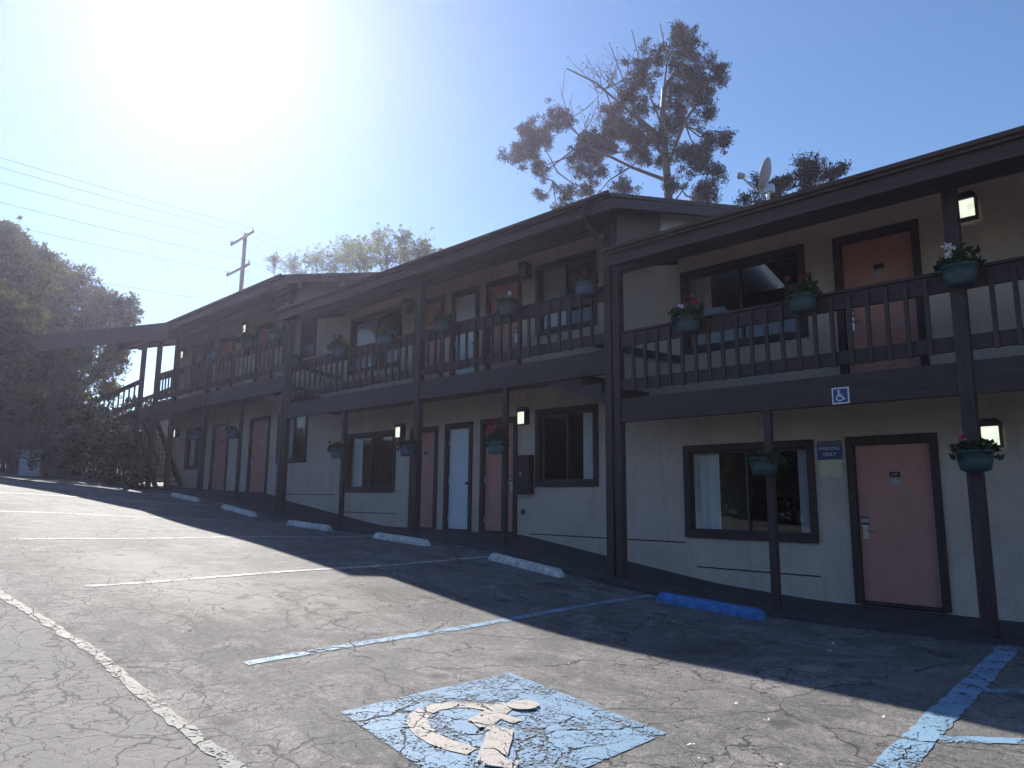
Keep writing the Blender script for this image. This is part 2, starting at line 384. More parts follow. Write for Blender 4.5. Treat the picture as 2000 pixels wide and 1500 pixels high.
def ground(x, y):
    x = np.asarray(x, float); y = np.asarray(y, float)
    a = smooth_interp(x, GX, GN, .8); b = smooth_interp(x, GX, GF, .8)
    t = np.clip((y-2.4)/5.6, 0, 1); z = a*(1-t)+b*t
    w = walkz(x)-.07
    k = np.clip((y-8.0)/.4, 0, 1); k = k*np.where(x > 12, 0, 1)
    k = np.where(x < -27, 0, k)
    z = np.where(z > w, z*(1-k)+w*k, z*(1-k)+np.minimum(z, w)*k)
    z = z + .012*np.sin(x*1.1+y*.7)*np.sin(y*1.3-x*.4)*(np.abs(x) < 40)
    return z
def g1(x, y): return float(ground(x, y))
def grid_sheet(name, xs, ys, fn, m, kind='structure'):
    X, Y = np.meshgrid(xs, ys); Z = fn(X, Y)
    nx, ny = len(xs), len(ys)
    V = np.stack([X, Y, Z], -1).reshape(-1, 3)
    idx = np.arange(nx*ny).reshape(ny, nx)
    Fq = np.stack([idx[:-1,:-1], idx[:-1,1:], idx[1:,1:], idx[1:,:-1]], -1).reshape(-1, 4)
    me = bpy.data.meshes.new(name); me.from_pydata(V.tolist(), [], Fq.tolist()); me.update(); me.materials.append(m)
    for p in me.polygons: p.use_smooth = True
    o = bpy.data.objects.new(name, me); C.objects.link(o); o['kind'] = kind; return o
xs = np.concatenate([np.array([-160,-120,-80,-60]), np.arange(-50, 14, .25), np.array([14,20,40,80,160])])
ys = np.concatenate([np.array([-160,-80,-40,-20,-12]), np.arange(-8, 12, .25), np.array([12,16,25,40,80,160])])
grid_sheet('asphalt_lot', xs, ys, ground, M['asphalt'])

# raised walkway in front of the rooms
def walkway():
    X = np.arange(-27.2, 9.01, .3); mb = MB(); z = walkz(X)
    for i in range(len(X)-1):
        a, b = X[i], X[i+1]; za, zb = z[i], z[i+1]
        v = [(a,8.42,za),(b,8.42,zb),(b,10.4,zb),(a,10.4,za),(a,8.42,za-.5),(b,8.42,zb-.5)]
        mb.add(v, [(0,1,2,3),(4,5,1,0)])
    o = mb.build('walkway', M['walk']); o['kind'] = 'structure'
walkway()

# painted markings, draped 5 mm above the lot
def strip(name, pts, w, m, rag=0, lift=.005):
    pts = [Vector((*p, 0)) for p in pts]; P = []
    for a, b in zip(pts[:-1], pts[1:]):
        n = max(2, int((b-a).length/.06))
        for i in range(n): P.append(a.lerp(b, i/n))
    P.append(pts[-1]); mb = MB(); v = []
    ww = w if hasattr(w, '__len__') else (w, w)
    for i, p in enumerate(P):
        d = (P[min(i+1, len(P)-1)]-P[max(i-1, 0)]).normalized(); nrm = Vector((-d.y, d.x, 0))
        wi = ww[0]+(ww[1]-ww[0])*i/(len(P)-1)
        for k in range(4):
            s_ = (k/3-.5)*wi*(1+(random.uniform(-rag, rag) if k in (0, 3) else 0))
            q = p+nrm*s_; v.append((q.x, q.y, g1(q.x, q.y)+lift))
    f = []
    for i in range(len(P)-1):
        for k in range(3): f.append((i*4+k, i*4+k+1, (i+1)*4+k+1, (i+1)*4+k))
    mb.v = v; mb.f = f
    o = mb.build(name, m); o['kind'] = 'structure'; return o
for X in (-8.14, -11.3, -14.5, -17.9, -21.0): strip('parking_line', [(X, 2.3), (X, 8.0)], .085, M['white_paint'], .2)
strip('accessible_stall_line', [(-5.25, 2.6), (-5.25, 8.0)], .10, M['blue_line'], .2)
strip('accessible_stall_line', [(-1.33, 3.4), (-1.36, 5.0), (-1.46, 8.2)], .17, M['blue_line'], .12)
strip('access_aisle_line', [(-1.28, 4.86), (-.1, 5.95)], .10, M['blue_line'], .15)
strip('access_aisle_line', [(-1.33, 6.18), (-.1, 7.3)], .10, M['blue_line'], .15)
strip('access_aisle_line', [(-1.25, 3.6), (-.1, 4.6)], .10, M['blue_line'], .15)
strip('pavement_seam_line', [(-2.0, 1.72), (-3.7, 1.76), (-4.8, 1.80), (-6, 1.82), (-8, 1.58), (-10.5, 1.50), (-14, 1.55)], .085, M['seam_paint'], .35)
def emblem():
    x0, x1, y0, y1 = -3.94, -2.42, 2.58, 4.05
    X = np.linspace(x0, x1, 18); Y = np.linspace(y0, y1, 20)
    o = grid_sheet('blue_emblem_square', X, Y, lambda a, b: ground(a, b-.165*(a+3.93))+.005, M['blue_field'])
    for v in o.data.vertices: v.co.y -= .165*(v.co.x+3.93)
    mb = MB()
    lf = [.008]
    def st(pts, w):
        lf[0] += .0015;
        o = strip('tmp', pts, w, None, .05, lf[0]); me = o.data
        mb.add([tuple(v.co) for v in me.vertices], [tuple(p.vertices) for p in me.polygons]); bpy.data.objects.remove(o); bpy.data.meshes.remove(me)
    st([(-3.40,3.325),(-3.46,3.30),(-3.524,3.274),(-3.594,3.184),(-3.629,3.066),(-3.605,2.947),(-3.531,2.847),(-3.436,2.778),(-3.309,2.728),(-3.184,2.708),(-3.076,2.718),(-2.945,2.754)], .125)
    st([(-3.385,3.47),(-3.366,3.40),(-3.30,3.249),(-3.235,3.07)], (.13, .17))
    st([(-3.31,3.30),(-3.259,3.257),(-3.104,3.263)], .085)
    st([(-3.26,3.10),(-3.17,3.072),(-3.03,3.067)], .11); st([(-3.07,3.09),(-2.98,2.98),(-2.898,2.88),(-2.77,2.71)], (.15, .15)); st([(-2.80,2.70),(-2.651,2.789)], .11)
    n = 18; c = (-3.30, 3.515); v = [(c[0], c[1], g1(*c)+.0185)]+[(c[0]+.105*math.cos(2*math.pi*k/n), c[1]+.105*math.sin(2*math.pi*k/n), g1(*c)+.0185) for k in range(n)]
    mb.add(v, [(0, 1+k, 1+(k+1) % n) for k in range(n)])
    o = mb.build('wheelchair_emblem', M['cream_paint']); o['kind'] = 'structure'
emblem()

# ---------------------------------------------------------------- the motel
DW, DP, DE = 10.08, 8.70, 8.10            # wall plane, post plane, eave plane
SL = .26
# section: x range, door floor z, deck top z, eave top z
SEC = {'A': dict(x0=-6.35, x1=4.2, fl=-1.31, dk=1.48, ev=3.60),
       'B': dict(x0=-16.35, x1=-6.35, fl=-.68, dk=2.27, ev=4.46),
       'C': dict(x0=-27.2, x1=-16.35, fl=.06, dk=3.02, ev=5.34)}
bld = empty('motel_building', (-11, 10, -1))
tag(bld, 'long two storey beige stucco motel with dark brown balcony, stepping up the hill', 'building')

# openings (x0,x1,z0,z1) outer edge of trim
WIN = {'A': [(-5.97,-3.92,-.57,.85),(-5.93,-3.90,2.32,3.70),(1.2,3.2,-.57,.85),(1.2,3.2,2.32,3.70)],
       'B': [(-9.15,-7.67,.22,1.68),(-15.62,-13.57,.12,1.57),(-9.16,-7.67,3.12,4.54),(-15.66,-13.5,3.10,4.56)],
       'C': [(-19.25,-17.6,.93,2.38),(-25.85,-24.2,.89,2.34),(-19.25,-17.4,3.85,5.3),(-25.85,-24.2,3.85,5.3)]}
DOOR = {'A': [(-3.49,-2.39,-1.31,.86),(-3.49,-2.40,1.49,3.67),(-1.05,.05,-1.31,.86),(-1.05,.05,1.49,3.67)],
        'B': [(-10.68,-9.64,-.68,1.60),(-11.80,-10.93,-.68,1.58),(-13.0,-12.05,-.68,1.56),
              (-10.57,-9.55,2.28,4.50),(-11.68,-10.80,2.28,4.50),(-12.95,-11.95,2.28,4.52)],
        'C': [(-21.0,-19.74,.08,2.36),(-23.68,-22.45,.08,2.34),(-21.0,-19.8,3.03,5.25),(-23.68,-22.5,3.03,5.25)]}
T = .10
def wall_section(k):
    s = SEC[k]; x0, x1 = s['x0'], s['x1']
    zb = -2.0; zt = s['ev']+SL*(DW-DE)-.10
    hol = [(a+T*.6, b-T*.6, c+T*.6, d-T*.6) for a, b, c, d in WIN[k]]+[(a+T*.6, b-T*.6, c-.02, d-T*.6) for a, b, c, d in DOOR[k]]
    X = sorted({x0, x1, *[h[0] for h in hol], *[h[1] for h in hol]}); Z = sorted({zb, zt, *[h[2] for h in hol], *[h[3] for h in hol]})
    mb = MB()
    for i in range(len(X)-1):
        for j in range(len(Z)-1):
            cx, cz = (X[i]+X[i+1])/2, (Z[j]+Z[j+1])/2
            if any(h[0] < cx < h[1] and h[2] < cz < h[3] for h in hol): continue
            mb.add([(X[i],DW,Z[j]),(X[i+1],DW,Z[j]),(X[i+1],DW,Z[j+1]),(X[i],DW,Z[j+1])], [(0,1,2,3)])
    for a, b, c, d in hol:
        y1 = DW+.16
        mb.add([(a,DW,c),(b,DW,c),(b,DW,d),(a,DW,d),(a,y1,c),(b,y1,c),(b,y1,d),(a,y1,d)], [(0,1,5,4),(1,2,6,5),(2,3,7,6),(3,0,4,7)])
    # ends, back with roofline pentagon
    for x in (x0+.002, x1-.002):
        mb.add([(x,DW,zb),(x,17,zb),(x,17,s['ev']+SL*(13.5-DE)-SL*3.5-.1),(x,13.5,s['ev']+SL*(13.5-DE)-.1),(x,DW,zt)], [(0,1,2,3,4)])
    mb.add([(x0,17,zb),(x1,17,zb),(x1,17,zt),(x0,17,zt)], [(0,1,2,3)])
    mb.build('wall', M['stucco'], bld)
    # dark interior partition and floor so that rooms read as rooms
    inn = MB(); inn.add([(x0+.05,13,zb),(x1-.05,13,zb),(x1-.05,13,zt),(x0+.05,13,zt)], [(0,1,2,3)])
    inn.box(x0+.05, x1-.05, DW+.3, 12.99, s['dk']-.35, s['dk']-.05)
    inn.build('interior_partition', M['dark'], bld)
for k in 'ABC': wall_section(k)

def window(op, curtain='left'):
    a, b, c, d = op; f = MB()
    y0, y1 = DW-.045, DW+.10
    f.box(a, b, y0, y1, d-T, d); f.box(a, b, y0, y1, c, c+T); f.box(a, a+T, y0+.003, y1-.003, c+T, d-T); f.box(b-T, b, y0+.003, y1-.003, c+T, d-T)
    fo = f.build('window', M['brown'], bld, bevel=.004)
    A, B, Cz, D = a+T, b-T, c+T, d-T; m_ = (A+B)/2
    fr = MB(); w = .035
    for (p, q, y) in ((A, m_+w/2, DW+.03), (m_-w/2, B, DW+.06)):
        fr.box(p, q, y, y+.025, D-w, D); fr.box(p, q, y, y+.025, Cz, Cz+w); fr.box(p, p+w, y+.002, y+.023, Cz+w, D-w); fr.box(q-w, q, y+.002, y+.023, Cz+w, D-w)
    fr.build('sash', M['alu'], fo)
    for (p, q, y) in ((A+w, m_-w/2, DW+.043), (m_+w/2, B-w, DW+.073)):
        MB().add([(p,y,Cz+w),(q,y,Cz+w),(q,y,D-w),(p,y,D-w)], [(0,1,2,3)]).build('pane', M['glass'], fo)
    W_ = B-A
    def drape(x0, x1, m, y=DW+.115):
        mb = MB(); n = max(8, int((x1-x0)/.018)); v = []
        for i in range(n+1):
            x = x0+(x1-x0)*i/n; yy = y+.011*math.sin(i*.75)+.004*math.sin(i*.37)
            v += [(x, yy, Cz-.05), (x, yy, D+.05)]
        mb.add(v, [(2*i, 2*i+2, 2*i+3, 2*i+1) for i in range(n)]); mb.build('curtain', m, fo, smooth=True)
    if curtain == 'left': drape(A, A+W_*.24, M['curtain']); drape(B-W_*.10, B, M['greycurtain'])
    elif curtain == 'right': drape(B-W_*.26, B, M['curtain'])
    elif curtain == 'greyleft': drape(A, A+W_*.20, M['greycurtain'], DW+.115)
    elif curtain == 'grey': drape(A, A+W_*.45, M['greycurtain'], DW+.115)
    return fo
cur = {'A': ['left','greyleft','left','left'], 'B': ['right','left','grey','grey'], 'C': ['grey','left','grey','grey']}
for k in 'ABC':
    for op, c_ in zip(WIN[k], cur[k]): window(op, c_)

def text_mesh(s_, size, loc, m, parent, name='lettering', depth=.0006, ax=None, sx=1.0):
    cu = bpy.data.curves.new('t', 'FONT'); cu.body = s_; cu.size = size; cu.extrude = depth; cu.align_x = 'CENTER'; cu.align_y = 'CENTER'
    o = bpy.data.objects.new('t', cu); C.objects.link(o); bpy.context.view_layer.update()
    me = bpy.data.meshes.new_from_object(o.evaluated_get(bpy.context.evaluated_depsgraph_get()))
    bpy.data.objects.remove(o)
    for v in me.vertices: x, y, z = v.co; v.co = (loc[0]+x*sx, loc[1]-z, loc[2]+y)
    me.materials.clear(); me.materials.append(m); me.name = name
    q = bpy.data.objects.new(name, me); C.objects.link(q)
    q.parent = parent
    mm = Matrix(); p = parent
    while p: mm = m_local(p) @ mm; p = p.parent
    q.matrix_parent_inverse = mm.inverted(); return q

def door(op, m, lock='left', plate=True, num=None, label=None, small=False):
    a, b, c, d = op; T2 = .095; f = MB(); y0, y1 = DW-.04, DW+.12
    f.box(a, b, y0, y1, d-T2-.02, d); f.box(a, a+T2, y0+.003, y1-.003, c, d-T2-.02); f.box(b-T2, b, y0+.003, y1-.003, c, d-T2-.02)
    f.box(a+T2, b-T2, DW-.02, DW+.11, c, c+.035)
    fo = f.build('door', M['brown_v'], bld, bevel=.004)
    if label: fo['label'] = label
    A, B = a+T2+.004, b-T2-.004; y = DW+.035
    MB().box(A, B, y, y+.045, c+.04, d-T2-.024).build('door_leaf', m, fo, bevel=.003)
    xl = A+.075 if lock == 'left' else B-.075
    sg = 1 if lock == 'left' else -1
    zc = c+.98
    if small:
        k_ = MB(); k_.tube([(xl,y,zc),(xl,y-.02,zc),(xl,y-.035,zc),(xl,y-.06,zc)], [.03,.03,.012,.026], 12); k_.build('door_handle', M['black'], fo, True)
    else:
        h_ = MB(); h_.box(xl-.035, xl+.035, y-.022, y+.002, zc-.16, zc+.03); h_.tube([(xl,y-.02,zc-.03),(xl,y-.055,zc-.03),(xl+sg*.11,y-.055,zc-.035)], .011, 8)
        h_.build('door_handle', M['steel'], fo, bevel=.004)
        q = MB(); q.box(xl-.04, xl+.04, y-.03, y+.002, zc+.032, zc+.055); q.box(xl-.04, xl+.04, y-.03, y+.002, zc+.115, zc+.135); q.build('lock_housing', M['black'], fo)
        MB().box(xl-.038, xl+.038, y-.026, y+.002, zc+.055, zc+.115).build('card_reader', M['plate'], fo)
    hg = MB(); xh = B+.004 if lock == 'left' else A-.004
    for zz in (c+.25, c+1.05, c+1.85): hg.tube([(xh, y-.008, zz-.05), (xh, y-.008, zz+.05)], .009, 6)
    hg.build('hinges', M['steel'], fo)
    if plate:
        xc = (A+B)/2+.02; zp = c+1.66
        q = MB(); q.box(xc-.065, xc+.065, y-.008, y+.001, zp-.035, zp+.035); po = q.build('number_plate', M['black'], fo)
        if num: text_mesh(num, .05, (xc, y-.0095, zp), M['plate'], fo, 'number_lettering')
        MB().box(xc-.055, xc+.055, y-.006, y+.001, zp-.135, zp-.07).build('notice_plate', M['plate'], fo)
        MB().tube([(xc,y+.001,zp-.052),(xc,y-.006,zp-.052)], .009, 8).build('peephole', M['steel'], fo)
A_, B_, C_ = DOOR['A'], DOOR['B'], DOOR['C']
door(A_[0], M['pink'], num='107'); door(A_[1], M['pink']); door(A_[2], M['pink'], 'right'); door(A_[3], M['pink'], 'right')
door(B_[0], M['pink'], 'right'); door(B_[1], M['whitedoor'], 'right', plate=False, small=True, label='plain white door with a small black knob'); door(B_[2], M['pink'], 'left')
door(B_[3], M['pink'], 'right'); door(B_[4], M['whitedoor'], 'right', plate=False, small=True, label='plain white upstairs door with a small black knob'); door(B_[5], M['pink'], 'left')
for q in C_: door(q, M['pink'])

# thin reveal lines across the lower stucco, and vents
for x0, x1, z in ((-9.3,-5.98,-.655),(-5.8,-3.93,-1.01),(-18.6,-16.1,.06),(-15.62,-13.5,-.37)): MB().box(x0, x1, DW-.008, DW+.002, z-.009, z+.009).build('weep_strip', M['brown'], bld)
MB().box(-9.52,-9.44,DW-.02,DW+.002,-.30,-.20).build('hose_bib_cover', M['vent'], bld)
eb = tag(MB().box(-9.60,-9.20,DW-.14,DW-.002,.09,.82).box(-9.58,-9.22,DW-.155,DW-.14,.12,.79).build('electrical_box', M['brown'], bevel=.006),
    'brown metal electrical box on the ground floor wall between pink door and window', 'electrical box')
MB().box(-9.43,-9.40,DW-.165,DW-.155,.42,.50).build('latch', M['steel'], eb)

# decks
def deck(k, x0, x1):
    s = SEC[k]; z = s['dk']
    MB().box(x0, x1, DP+.05, DW-.002, z-.16, z-.03).build('balcony_deck', M['soffit'], bld)
deck('A', -6.2, 4.2); deck('B', -14.7, -8.2); deck('B', -16.2, -14.7) ; deck('C', -26.9, -18.3)
# sloping stair flights between levels, with wall handrails
def steps(x0, z0, x1, z1):
    n = 5; mb = MB(); prof = []
    for i in range(n):
        xa = x0+(x1-x0)*i/n; xb = x0+(x1-x0)*(i+1)/n; zz = z0+(z1-z0)*(i)/n
        prof += [(xa, zz), (xb, zz)]
    prof += [(x1, z1-.14), (x0, z0-.20)]
    mb.prism(prof, DP+.06, DW-.003, 1); mb.build('stair_flight', M['brown'], bld)
    MB().bar((x0+.2, DW-.07, z0+.62), (x1+.25, DW-.07, z1+.78), .045, .12).build('wall_handrail', M['brown'], bld)
steps(-8.2, 2.24, -6.2, 1.46); steps(-18.3, 2.99, -16.2, 2.25)

def beam(x0, x1, z0, z1, y=DP, name='deck_beam'):
    return MB().box(x0, x1, y, y+.09, z0, z1).build(name, M['brown'], bld, bevel=.006)
beam(-6.2, 4.2, 1.13, 1.485); beam(-16.24, -6.46, 1.90, 2.275); beam(-26.9, -16.5, 2.62, 3.025)
# ragged drip flashing on top of the beams
# posts
POSTS = []
def post(x, z0, z1, w=.14, y=DP-.03, d=.14, name='post'):
    return MB().box(x-w/2, x+w/2, y, y+d, z0, z1).build(name, M['brown_v'], bld, bevel=.008)
for x, z1 in ((-1.75, 3.5), (3.1, 3.5), (-11.08, 4.36), (-21.2, 5.24), (-23.75, 5.24), (-25.35, 5.24), (-26.85, 5.24)):
    post(x, float(walkz(x))-.1, z1)
for x, z1 in ((-3.96, 1.14), (.65, 1.14), (-8.66, 1.92), (-13.68, 1.92), (-18.8, 2.64)):
    post(x, float(walkz(x))-.1, z1, .095, DP, .09)
for x, z1 in ((-6.33, 3.75), (-16.38, 4.62)):
    z0 = float(walkz(x))-.1
    post(x-.075, z0, z1, .125, DP-.035, .15); post(x+.075, z0, z1-.12, .12, DP-.02, .13)
for x0, x1, zz in ((-6.40, -6.40, 4.36), (-16.45, -16.45, 5.24)):
    post(x0, 3.7 if x0 > -10 else 4.55, zz, .14)

# railings
def railing(x0, x1, dk, sp=.205, skip=()):
    r_ = MB(); y = DP+.01
    r_.box(x0, x1, y, y+.045, dk+.80, dk+1.0); r_.box(x0, x1, y-.03, y+.09, dk+1.0, dk+1.035)
    r_.box(x0, x1, y, y+.045, dk+.13, dk+.295)
    ro = r_.build('railing', M['brown'], bld, bevel=.004)
    n = int((x1-x0)/sp); off = ((x1-x0)-n*sp)/2
    b0 = None
    for i in range(n+1):
        x = x0+off+i*sp
        if i == 0 or i == n:
            if off < .05: continue
        if b0 is None:
            b0 = MB().box(x-.0225, x+.0225, y-.042, y-.001, dk+.11, dk+.97).build('baluster', M['brown_v'], ro, bevel=.003); xb = x
        else:
            o = b0.copy(); C.objects.link(o); o.parent = ro; o.matrix_parent_inverse = b0.matrix_parent_inverse.copy(); o.location = (x-xb, random.uniform(-.003, .003), random.uniform(-.008, .008))
            o.rotation_euler = (0, 0, 0)
railing(-6.18, -1.82, 1.475); railing(-1.68, .65, 1.475)
railing(-16.22, -11.16, 2.255, .235); railing(-11.0, -6.48, 2.255, .225)
railing(-21.13, -16.53, 3.02, .25); railing(-23.68, -21.27, 3.02, .25); railing(-25.28, -23.82, 3.02, .25)

# roofs
def roof(k, x0, x1):
    s = SEC[k]; e = s['ev']
    mb = MB(); yr = 13.5; ze = e-.015; zr = e+SL*(yr-DE)
    prof = [(DE-.05, ze-.012), (yr, zr), (18.8, zr-SL*5.3), (18.8, zr-SL*5.3-.09), (yr, zr-.09), (DE-.05, ze-.07)]
    ro = mb.prism(prof, x0, x1).build('roof', M['shingle'], bld)
    g_ = MB().prism([(DE-.03, e-.06), (DE-.10, e-.05), (DE-.115, e-.01), (DE-.10, e-.01), (DE-.095,e-.045),(DE-.03,e-.05)], x0, x1)
    g_.build('gutter', M['gutter'], ro)
    fz = .25
    MB().box(x0, x1, DE, DE+.04, e-fz, e-.075).build('fascia', M['fascia'], ro, bevel=.004)
    # rake boards
    for x in (x0, x1-.04):
        MB().prism([(DE+.045, e-.24+SL*.045), (DE+.045, e-.08), (yr, zr-.095), (18.75, zr-SL*5.25-.095), (18.75, zr-SL*5.25-.26), (yr, zr-.26)], x, x+.04).build('rake_board', M['fascia'], ro)
    # soffit following the rafters
    MB().prism([(DE+.05, e-.10), (DW-.003, e-.10+SL*(DW-DE-.053)), (DW-.003, e-.13+SL*(DW-DE-.053)), (DE+.05, e-.13)], x0+.05, x1-.05).build('soffit', M['soffit'], ro)
    # plate beam over the posts
    MB().box(-6.24 if k == 'A' else -16.26 if k == 'B' else x0+.2, x1-.45, DP-.02, DP+.12, e-.145, e+.03).build('roof_beam', M['brown'], ro, bevel=.005)
    return ro
ra = roof('A', -6.03, 4.7); rb = roof('B', -16.05, -5.85); rc = roof('C', -27.6, -15.6)
# gable infill between posts and wall where the upper section looks over the lower roof
for X, lo, hi in ((-6.34, 'A', 'B'), (-16.34, 'B', 'C')):
    e0, e1 = SEC[lo]['ev'], SEC[hi]['ev']
    f_ = lambda y, e: e+SL*(y-DE)-.135
    MB().prism([(DP+.12, e0+.02), (DW-.02, e0+.02+SL*1.4), (DW-.02, f_(DW-.02, e1)), (DP+.12, f_(DP+.12, e1))], X-.03, X+.03).build('gable_infill', M['gable'], bld)
    MB().prism([(DW+.0, e0+SL*1.98+.01), (13.5, e0+SL*5.4+.01), (13.5, e1+SL*5.4-.27), (DW, f_(DW, e1)-.12)], X-.004, X+.045).build('gable_wall', M['stucco_skylit'] if hi == 'B' else M['gable'], bld)
# downspout from the middle roof to the joint post
for X, e, zb in ((-6.5, 4.46, 3.75), (-16.5, 5.34, 4.6)):
    MB().tube([(X+.15, DE-.06, e-.05), (X+.15, DE-.06, e-.28), (X+.12, DE+.05, e-.36), (X+.16, DP-.10, e-.62), (X+.16, DP-.10, zb-.1)], .030, 8).build('downspout', M['brown_v'], bld, True)

# flared porch roof over the end stairs
def porch():
    d = Vector((-.914, -.407, 0)); n_ = Vector((-.407, .914, 0))
    p0 = Vector((-22.75, 8.10, 0)); L = 9.2; p1 = p0+d*L; e = 5.34
    def P(p, z): return (p.x, p.y, z)
    back0 = p0+Vector((0, 3.2, 0)); back1 = p1+n_*3.2
    mb = MB()
    zb = e+.26*3.2
    v = [P(p0, e), P(p1, e), P(back1, zb), P(Vector((-27.6, 11.3, 0)), zb), P(back0, zb)]
    v += [(a, b, c-.10) for a, b, c in v]
    mb.add(v, [(0,1,2,3,4), (9,8,7,6,5), (0,1,6,5), (1,2,7,6), (2,3,8,7), (3,4,9,8), (4,0,5,9)])
    ro = mb.build('porch_roof', M['shingle'], bld)
    MB().bar(P(p0, e-.30), P(p1, e-.27), .05, .52).build('fascia', M['fascia'], ro)
    q0 = p0+n_*.45; q1 = p1+n_*.45
    MB().bar(P(q0, e-.28), P(q1, e-.28), .09, .24).build('roof_beam', M['brown'], ro)
    for t in (5.4, 8.9):
        q = p0+d*t+n_*.4; post(q.x, g1(q.x, q.y)-.1, e-.3, .14, q.y)
porch()
# end stairs: landing plus two flights seen behind the posts
st = MB(); n = 14
for i in range(n):
    z = 2.9-i*.19; x = -26.95+.0-i*.0
for i in range(n):
    x = -28.0+i*.2; z = .3+.19*(n-1-i)
    st.box(x, x+.23, DP+.25, DP+1.05, z-.04, z)
st.bar((-28.05, DP+.25, 2.77), (-25.2, DP+.25, .23), .05, .24); st.bar((-28.05, DP+1.07, 2.77), (-25.2, DP+1.07, .23), .05, .24)
stair = st.build('end_staircase', M['brown'], bld)
hr = MB(); hr.bar((-28.1, DP+.24, 3.6), (-25.1, DP+.24, 1.07), .05, .12)
for i in range(7):
    x = -27.9+i*.42; zt = 3.45-(x+28.1)*.843; hr.box(x, x+.05, DP+.22, DP+.26, zt-.95, zt)
hr.build('stair_handrail', M['brown_v'], bld)

# ---------------------------------------------------------------- footbridge from upper deck to the uphill side
fb = tag(empty('footbridge', (-33, 9, 1)), 'dark brown wooden footbridge with slatted railing running left from the top deck into the trees', 'footbridge')
MB().bar((-26.95, 9.4, 2.93), (-40, 9.4, 2.2), 1.4, .14).build('bridge_deck', M['brown'], fb)
for y in (8.72, 10.05):
    r_ = MB(); r_.bar((-26.95, y, 3.98), (-40, y, 3.25), .05, .17); r_.bar((-26.95, y, 3.2), (-40, y, 2.47), .05, .14)
    ro = r_.build('railing', M['brown'], fb); b0 = None
    for i in range(22):
        x = -27.3-i*.55; z = 3.2-(abs(x)-26.95)*.0559
        if b0 is None: b0 = MB().box(x-.05, x+.05, y-.06, y-.027, z-.08, z+.75).build('baluster', M['brown_v'], ro); xb = x; zb0 = z
        else:
            o = b0.copy(); C.objects.link(o); o.parent = ro; o.matrix_parent_inverse = b0.matrix_parent_inverse.copy(); o.location = (x-xb, 0, z-zb0)
for x in (-30, -34, -38):
    z = 2.93-(abs(x)-26.95)*.0559
    for y in (8.8, 10.0): MB().box(x-.07, x+.07, y-.07, y+.07, g1(x, y)-.2, z-.05).build('post', M['brown_v'], fb)

# ---------------------------------------------------------------- wall lamps
def lamp(x, z, lit, label):
    o = empty('wall_lamp', (x, DW, z))
    tag(o, label, 'wall lamp', 'wall lamps beside the doors')
    h = MB(); h.box(x-.08, x+.08, DW-.035, DW-.002, z-.12, z+.14); h.prism([(x-.11, z+.10), (x-.11, z+.14), (x-.07, z+.19), (x+.07, z+.19), (x+.11, z+.14), (x+.11, z+.10)], DW-.19, DW-.034, 1)
    h.box(x-.105, x-.09, DW-.18, DW-.034, z-.135, z+.10); h.box(x+.09, x+.105, DW-.18, DW-.034, z-.135, z+.10); h.box(x-.105, x+.105, DW-.18, DW-.034, z-.15, z-.135)
    h.build('lamp_housing', M['black'], o)
    MB().box(x-.088, x+.088, DW-.172, DW-.036, z-.133, z+.098).build('diffuser', M['lamp_on'] if lit else M['lamp_off'], o, bevel=.01)
lamp(-1.82, 3.62, 1, 'lit square wall lamp on the upper floor, nearest one at the right edge')
lamp(-1.80, .79, 1, 'lit square wall lamp on the ground floor beside the nearest pink door')
lamp(-9.40, 1.55, 1, 'lit wall lamp on the ground floor above the brown electrical box')
lamp(-13.30, 1.50, 1, 'lit wall lamp on the ground floor left of the pink door by the white door')
lamp(-9.38, 4.47, 0, 'unlit wall lamp upstairs between the pink door and the middle window')
lamp(-13.20, 4.44, 0, 'unlit wall lamp upstairs left of the middle post')
lamp(-21.55, 5.28, 1, 'lit wall lamp on the upper floor of the far wing, above the railing planters')
lamp(-26.5, 5.10, 1, 'small lit wall lamp at the far upper end of the building')
lamp(-26.6, 2.22, 1, 'small lit wall lamp at the far lower end of the building')

# ---------------------------------------------------------------- flower planters
def planter(x, z, label, fl=None, n_fl=5, tall=.22, sc=1., blue=False, y=DP-.17, spread=1.0):
    o = empty('flower_planter', (x, y, z)); tag(o, label, 'flower planter', 'teal flower planters on posts and railings')
    r_ = .175*sc
    pb = MB().lathe([(.55*r_, -.19), (.78*r_, -.17), (.90*r_, -.09), (.97*r_, 0), (1.08*r_, .002), (1.08*r_, .028), (.98*r_, .03), (.95*r_, 0), (.9*r_, -.02)], (x, y, z), 24, 1, .8)
    pb.build('pot', M['potmat2'] if blue else M['pot'], o, True)
    b = MB(); b.bar((x-.05, y+.1, z-.02), (x-.05, DP+.02, z-.02), .012, .02); b.bar((x+.05, y+.1, z-.02), (x+.05, DP+.02, z-.02), .012, .02)
    b.build('bracket', M['black'], o)
    n = 300
    th = rng.random(n)*2*np.pi; rad = np.sqrt(rng.random(n))*r_*1.15*spread; hh = rng.random(n)**1.4*tall
    lump = .65+.35*np.sin(th*2+rng.random()*6)
    cen = np.stack([x+rad*np.cos(th), y+rad*np.sin(th)*.8, z+.02+hh*lump*(1.1-.4*rad/(r_*1.3))], -1)
    k = rng.random(n) < .12; cen[k, 2] -= .07; cen[k, 0] += (cen[k, 0]-x)*.25
    quads('foliage', leaves(cen, .075*sc, .05*sc), M['potleaf'], o)
    for (mk, cnt) in (fl or []):
        for i in range(cnt):
            t = random.uniform(0, 6.28); q = random.uniform(.3, 1.1)*r_*spread
            c = (x+q*math.cos(t), y-abs(q*math.sin(t))*.7-.01, z+.06+random.uniform(.3, .95)*tall)
            quads('flower', leaves(blob_pts(c, .042 if mk == 'fl_white' else .033, 44, .2), .036, .03), M[mk], o)
